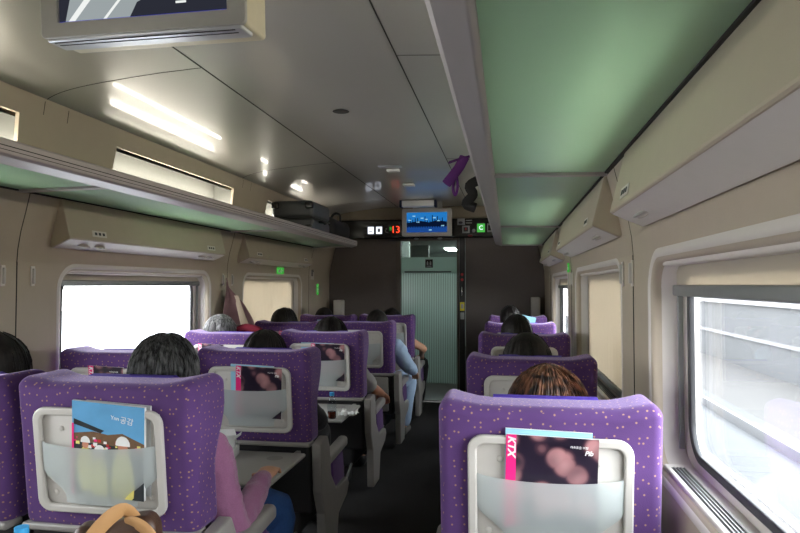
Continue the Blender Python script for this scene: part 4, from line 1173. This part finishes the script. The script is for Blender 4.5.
person('person with brown dyed hair in the nearest seat along the right wall', 'single', 0, (.975, 1.92, .995), .118, 'hair_brown', 'bob', 'cloth_white', 'cloth_black', 'shoe_black', strands=900, seed=31)
person('person with round black hair in the second seat along the right wall', 'single', 1, (.945, 3.00, 1.02), .11, 'hair_black', 'bob', 'cloth_black', 'cloth_black', 'shoe_black', strands=120, seed=37)
person('person with short black hair in the third seat along the right wall', 'single', 2, (.915, 4.14, 1.065), .105, 'hair_black', 'short', 'cloth_black', 'cloth_black', 'shoe_black', strands=60, seed=41)
person('person with tousled black hair in the fourth seat along the right wall', 'single', 3, (.88, 5.25, 1.105), .088, 'hair_black', 'short', 'cloth_grey', 'cloth_black', 'shoe_black', strands=60, seed=43)

# ------------------------------------------------------------------ loose things
# bottles
def bottle(label, loc, cap_z=.0, group='plastic drink bottles'):
    r = empty('drink_bottle', loc); tag(r, label, 'bottle', group)
    prof = [(.0, .0), (.026, .0), (.030, .006), (.030, .055), (.028, .06), (.030, .065), (.030, .10), (.024, .125), (.0125, .142), (.0125, .158), (0.004, .158)]
    def rev(pf): return [[(x * math.cos(2 * PI * i / 24), x * math.sin(2 * PI * i / 24), z) for i in range(24)] for x, z in pf]
    MB().loft(rev(prof), caps=False).build('bottle_body', M['bottle'], r)
    MB().loft(rev([(.001, .003), (.025, .003), (.0275, .008), (.0275, .045), (.001, .0455)]), caps=False).build('drink', M['cola'], r)
    MB().cyl((0, 0, .146), (0, 0, .168), .016, .0155).build('bottle_cap', M['cap'], r); return r
bottle('small clear bottle with dark drink and blue cap on the third row tray', (-.135, 3.445, .619))
bpy.data.objects['drink_bottle'].scale = (.88, .88, .88)
bottle('bottle with only its blue cap showing at the bottom left corner', (-.262, 1.29, .649))
rr = random.Random(9)
b = MB()
vs = []; n = 10
for i in range(n + 1):
    for j in range(n + 1): vs.append((-.05 + .10 * i / n + rr.uniform(-.006, .006), -.045 + .09 * j / n + rr.uniform(-.006, .006), .004 + abs(noise.noise(Vector((i * .55, j * .5, 3)))) * .05))
b.add(vs, [(i * (n + 1) + j, (i + 1) * (n + 1) + j, (i + 1) * (n + 1) + j + 1, i * (n + 1) + j + 1) for i in range(n) for j in range(n)])
b.add([(x, y, z - .002) for x, y, z in vs], [(i * (n + 1) + j, (i + 1) * (n + 1) + j, (i + 1) * (n + 1) + j + 1, i * (n + 1) + j + 1) for i in range(n) for j in range(n)])
o = b.build('crumpled_napkin', M['white'], loc=(-.065, 3.56, .617), smooth=False); tag(o, 'crumpled white napkin beside the small bottle', 'napkin')
# white boxes on the second row tray
o = MB().rbox(-.07, .07, -.05, .05, 0, .045, .003, 1).build('paper_box', M['white'], loc=(-.40, 2.60, .619), rot=(0, 0, .2)); tag(o, 'white paper box lying on the tray, lower of two', 'box', 'white boxes on the tray')
r = empty('paper_box', (-.40, 2.605, .6645), .35); tag(r, 'white paper box with open flap, upper of two on the tray', 'box', 'white boxes on the tray')
b = MB(); t = .002
b.box(-.06, .06, -.045, -.043, 0, .035); b.box(-.06, .06, .043, .045, 0, .035); b.box(-.06, -.058, -.045, .045, 0, .035); b.box(.058, .06, -.045, .045, 0, .035); b.box(-.06, .06, -.045, .045, 0, .002)
b.build('box_body', M['white'], r, smooth=False)
MB().add([(.06, -.04, .035), (.06, .04, .035), (.085, .035, .052), (.085, -.035, .052)], [(0, 1, 2, 3)]).add([(-.06, .045, .035), (.06, .045, .035), (.05, .06, .06), (-.05, .06, .06)], [(0, 1, 2, 3)]).build('flap', M['white'], r, smooth=False)
# walking stick hung on the tray
r = empty('walking_stick', (-.055, 2.30, .60)); tag(r, 'silver and black walking stick held at the edge of the tray', 'walking stick')
MB().tube([(-.0, .0, .02), (.004, .0, -.03), (.018, .0, -.10)], [.007, .008, .007], 10, 4).build('handle', M['steel'], r)
MB().tube([(.018, .0, -.09), (.024, .0, -.125)], [.011, .011], 10, 2).build('grip', M['black'], r)
MB().tube([(.024, .0, -.12), (.045, .0, -.23), (.09, .02, -.595)], [.007, .007, .007], 10, 2).build('shaft', M['steel'], r)
# handbag on the nearest tray
r = empty('handbag', (-.055, 1.36, .649), .25); tag(r, 'brown handbag with tan straps and brass rings at the bottom edge', 'handbag'); r.scale = (.78, .8, .90)
def bagfn(p):
    x, y, z = p; f = 1 - .35 * smooth01(z / .15); return (x * (1 - .1 * z / .15), y * f, z + .012 * math.sin(x * 18))
MB().rbox(-.15, .13, -.07, .07, 0, .195, .04, 4, (8, 4, 6), fn=bagfn).build('bag_body', M['leather'], r)
MB().tube([(-.10, -.062, .08), (-.08, -.060, .14), (-.03, -.05, .20), (.02, -.03, .226), (.05, -.01, .19)], [(.021, .004)] * 5, 10, 6, flat=(0, 1, .3)).build('strap', M['leather_tan'], r)
MB().tube([(.03, -.03, .19), (.06, -.045, .195), (.10, -.05, .17), (.13, -.055, .12), (.135, -.055, .07)], [(.019, .005)] * 5, 10, 6, flat=(0, 1, .3)).build('strap', M['leather_tan'], r)
def ring(c, R_, rr_, ax): 
    pts = [Vector(c) + Vector((math.cos(a) * R_, 0, math.sin(a) * R_)) if ax == 'y' else Vector(c) + Vector((0, math.cos(a) * R_, math.sin(a) * R_)) for a in [2 * PI * i / 16 for i in range(17)]]
    return MB().tube(pts, rr_, 8, 1, round_ends=False)
ring((-.125, -.055, .135), .016, .003, 'y').build('ring', M['gold'], r); ring((.055, -.02, .165), .014, .003, 'x').build('ring', M['gold'], r)
MB().tube([(-.145, -.05, .12), (-.155, -.055, .09), (-.15, -.06, .05)], .006, 8, 3).build('charm', M['gold'], r)
# coat hanging on the left wall
def cloth(rows_fn, nu, nv, th=.004):
    vs = []
    for side in (0, 1):
        for j in range(nv + 1):
            for i in range(nu + 1):
                p = Vector(rows_fn(i / nu, j / nv)); vs.append(p + Vector((th * side, 0, 0)))
    W = nu + 1; N = W * (nv + 1); fs = []
    for j in range(nv):
        for i in range(nu):
            a = j * W + i; fs.append((a, a + 1, a + W + 1, a + W)); fs.append((N + a, N + a + W, N + a + W + 1, N + a + 1))
    bd = [i for i in range(W)] + [j * W + W - 1 for j in range(1, nv + 1)] + [nv * W + i for i in range(W - 2, -1, -1)] + [j * W for j in range(nv - 1, 0, -1)]
    for a, c in zip(bd, bd[1:] + bd[:1]): fs.append((a, N + a, N + c, c))
    return MB().add(vs, fs)
r = empty('hanging_coat', (-1.255, 4.40, 1.40)); tag(r, 'dusty rose coat hanging from a hook between the left windows', 'coat')
def cf(u, v):
    wdt = .015 + .30 * smooth01(v * 1.1) * (v ** .5); yy = (u - .25) * wdt * 1.85
    return (.018 + .10 * math.sin(PI * u) * smooth01(v * 2) + .026 * math.sin(u * 19 + v * 2) * v, yy + .05 * v * v, .0 - v * (.30 + .10 * u))
cloth(cf, 36, 20).build('coat_body', M['coat'], r)
def cf2(u, v):
    return (.075 + .03 * math.sin(PI * u) + .055 * v, .01 + (u - .1) * .13 * v + .03 * v, -.10 - v * .25)
cloth(cf2, 14, 14).build('lining', M['coat_lining'], r)
MB().tube([(.02, .0, .03), (.03, -.004, -.03), (.045, -.02, -.12)], [.004, .007, .012], 8, 4).build('hanging_loop', M['coat'], r)
# crimson cloth beside the grey haired passenger
b = MB(); b.tube([(-.10, 0, .02), (-.03, .01, .045), (.06, .0, .03), (.13, 0, .0)], [.028, .034, .032, .018], 14, 5)
o = b.build('crimson_scarf', M['cloth_red'], loc=(-.89, 4.02, 1.035)); tag(o, 'crimson cloth over the shoulder beside the grey haired passenger', 'scarf')
# suitcase and black bag on the left rack
r = empty('suitcase', (-.99, 5.42, 1.826)); r.scale = (1.1, 1, 1.16); tag(r, 'dark grey suitcase lying on the left luggage rack', 'suitcase')
MB().rbox(-.17, .17, -.27, .27, .0, .118, .03, 4).build('shell', M['suitcase'], r)
MB().rbox(-.17, .17, -.27, .27, .124, .25, .03, 4).build('shell', M['suitcase'], r)
MB().rbox(-.171, .171, -.271, .271, .116, .127, .005, 2).build('zip_band', M['dark'], r)
for (x, z) in ((-.14, .215), (.14, .215), (-.14, .04), (.14, .04)): MB().rbox(x - .03, x + .03, -.285, -.24, z - .026, z + .026, .01, 3).build('corner_guard', M['black'], r)
MB().tube([(.165, -.08, .10), (.188, -.06, .10), (.188, .06, .10), (.165, .08, .10)], .008, 8, 4).build('handle', M['black'], r)
MB().box(-.20, -.175, -.28, -.275, .04, .12).build('luggage_tag', M['white'], r)
r = empty('duffel_bag', (-.98, 6.13, 1.826)); tag(r, 'soft black bag behind the suitcase on the left luggage rack', 'bag')
MB().rbox(-.19, .19, -.33, .33, 0.0, .22, .09, 5, (3, 8, 3), fn=lambda p: (p[0], p[1], p[2] * (1 + .18 * noise.noise(Vector(p) * 5)))).build('bag_body', M['bagblack'], r)
MB().tube([(.1, -.2, .19), (.12, -.1, .27), (.12, .1, .28), (.1, .2, .20)], [.012] * 4, 8, 5).build('handle', M['bagblack'], r)
# straps hanging over the right rack rim
r = empty('hanging_strap', (.735, 2.26, 1.845)); tag(r, 'purple webbing strap dangling from the right luggage rack rim', 'strap')
def ribbon(pts, w, flat, mat, nm):
    MB().tube(pts, [(w, .003)] * len(pts), 8, 5, flat=flat).build(nm, mat, r)
ribbon([(.02, .02, .014), (-.03, 0, .0), (-.085, -.02, -.02)], .012, (0, .2, 1), M['purple_strap'], 'webbing')
ribbon([(-.03, -.01, .0), (-.05, -.02, -.04), (-.075, -.03, -.075), (-.095, -.03, -.10)], .018, (0, 1, 0), M['purple_strap'], 'webbing')
ribbon([(-.06, -.02, -.06), (-.072, -.02, -.11), (-.064, -.02, -.14), (-.055, -.02, -.11), (-.06, -.02, -.06)], .005, (0, 1, 0), M['purple_strap'], 'loop')
r = empty('hanging_strap', (.728, 2.75, 1.83)); tag(r, 'black webbing strap hanging beyond the purple strap', 'strap')
ribbon([(.02, 0, .02), (-.035, 0, -.01), (-.02, 0, -.05), (-.05, 0, -.09), (-.01, 0, -.11)], .022, (0, 1, 0), M['bagblack'], 'webbing')

# ------------------------------------------------------------------ outside
o = MB().box(1.6, 40, -30, 60, -1.6, -1.5).build('ground', M['ballast']); tag(o, 'pale ballast ground outside the right windows', 'ground', kind='structure')
o = MB().box(-60, -1.6, -30, 60, -1.6, -1.5).build('ground', plain('bright_concrete_apron', (.42, .42, .42, 1), .9)); tag(o, 'bright concrete ground outside the left windows', 'ground', kind='structure')
r = empty('railway_track', (4.6, 10, -1.5)); tag(r, 'pale neighbouring railway track seen through the right window', 'railway track')
for x in (-.72, .72): MB().box(x - .04, x + .04, -40, 45, .12, .30).build('rail', M['railsteel'], r)
MB().prism([(-1.6, 0), (-1.2, .12), (1.2, .12), (1.6, 0)], -40, 45).build('track_bed', M['concrete'], r, smooth=False)
r = empty('trackside_wall', (9.0, 10, -1.5)); tag(r, 'long pale concrete wall with a coping beyond the track', 'wall', kind='structure')
MB().box(0, .3, -40, 45, 0, 2.2).build('wall_face', M['concrete'], r); MB().box(-.1, .4, -40, 45, 2.2, 2.35).build('coping', M['railsteel'], r); MB().box(-.06, 0, -40, 45, 1.0, 1.12).build('ledge', M['railsteel'], r)

# ------------------------------------------------------------------ light and camera
w = bpy.data.worlds.new('overcast_sky'); SC.world = w; w.use_nodes = True; nt = w.node_tree; nt.nodes.clear()
bg = nt.nodes.new('ShaderNodeBackground'); wo = nt.nodes.new('ShaderNodeOutputWorld')
tc = nt.nodes.new('ShaderNodeTexCoord'); sp = nt.nodes.new('ShaderNodeSeparateXYZ'); cr = nt.nodes.new('ShaderNodeValToRGB')
nt.links.new(tc.outputs['Generated'], sp.inputs[0]); nt.links.new(sp.outputs['Z'], cr.inputs[0])
cr.color_ramp.elements[0].color = (.95, .98, 1, 1); cr.color_ramp.elements[1].color = (.82, .91, 1, 1)
nt.links.new(cr.outputs[0], bg.inputs[0]); bg.inputs[1].default_value = 8.5
nt.links.new(bg.outputs[0], wo.inputs[0])
for s in (1, -1):
    for i, (y0, y1) in enumerate(WINS[s]):
        ld = bpy.data.lights.new('daylight_portal', 'AREA'); ld.shape = 'RECTANGLE'; ld.size = y1 - y0; ld.size_y = .6; ld.cycles.is_portal = True
        lo = bpy.data.objects.new('daylight_portal', ld); COL.objects.link(lo); lo.location = (s * 1.42, (y0 + y1) / 2, 1.17)
        lo.rotation_euler = (PI / 2, 0, s * PI / 2)
cam = bpy.data.cameras.new('camera'); co = bpy.data.objects.new('camera', cam); COL.objects.link(co)
cam.sensor_width = 36; cam.lens = 36 * 620 / 800; cam.clip_start = .02
co.location = (.855, 0, 1.38); co.rotation_euler = (R(90 + 1.7), 0, R(9.8))
SC.camera = co
SC.view_settings.view_transform = 'Standard'; SC.view_settings.look = 'None'; SC.view_settings.gamma = 1; SC.view_settings.use_curve_mapping = False
SC.view_settings.exposure = .95
SC.cycles.use_denoising = True
SC.cycles.max_bounces = 8; SC.cycles.transparent_max_bounces = 12; SC.cycles.sample_clamp_indirect = 6
SC.cycles.caustics_reflective = False; SC.cycles.caustics_refractive = False
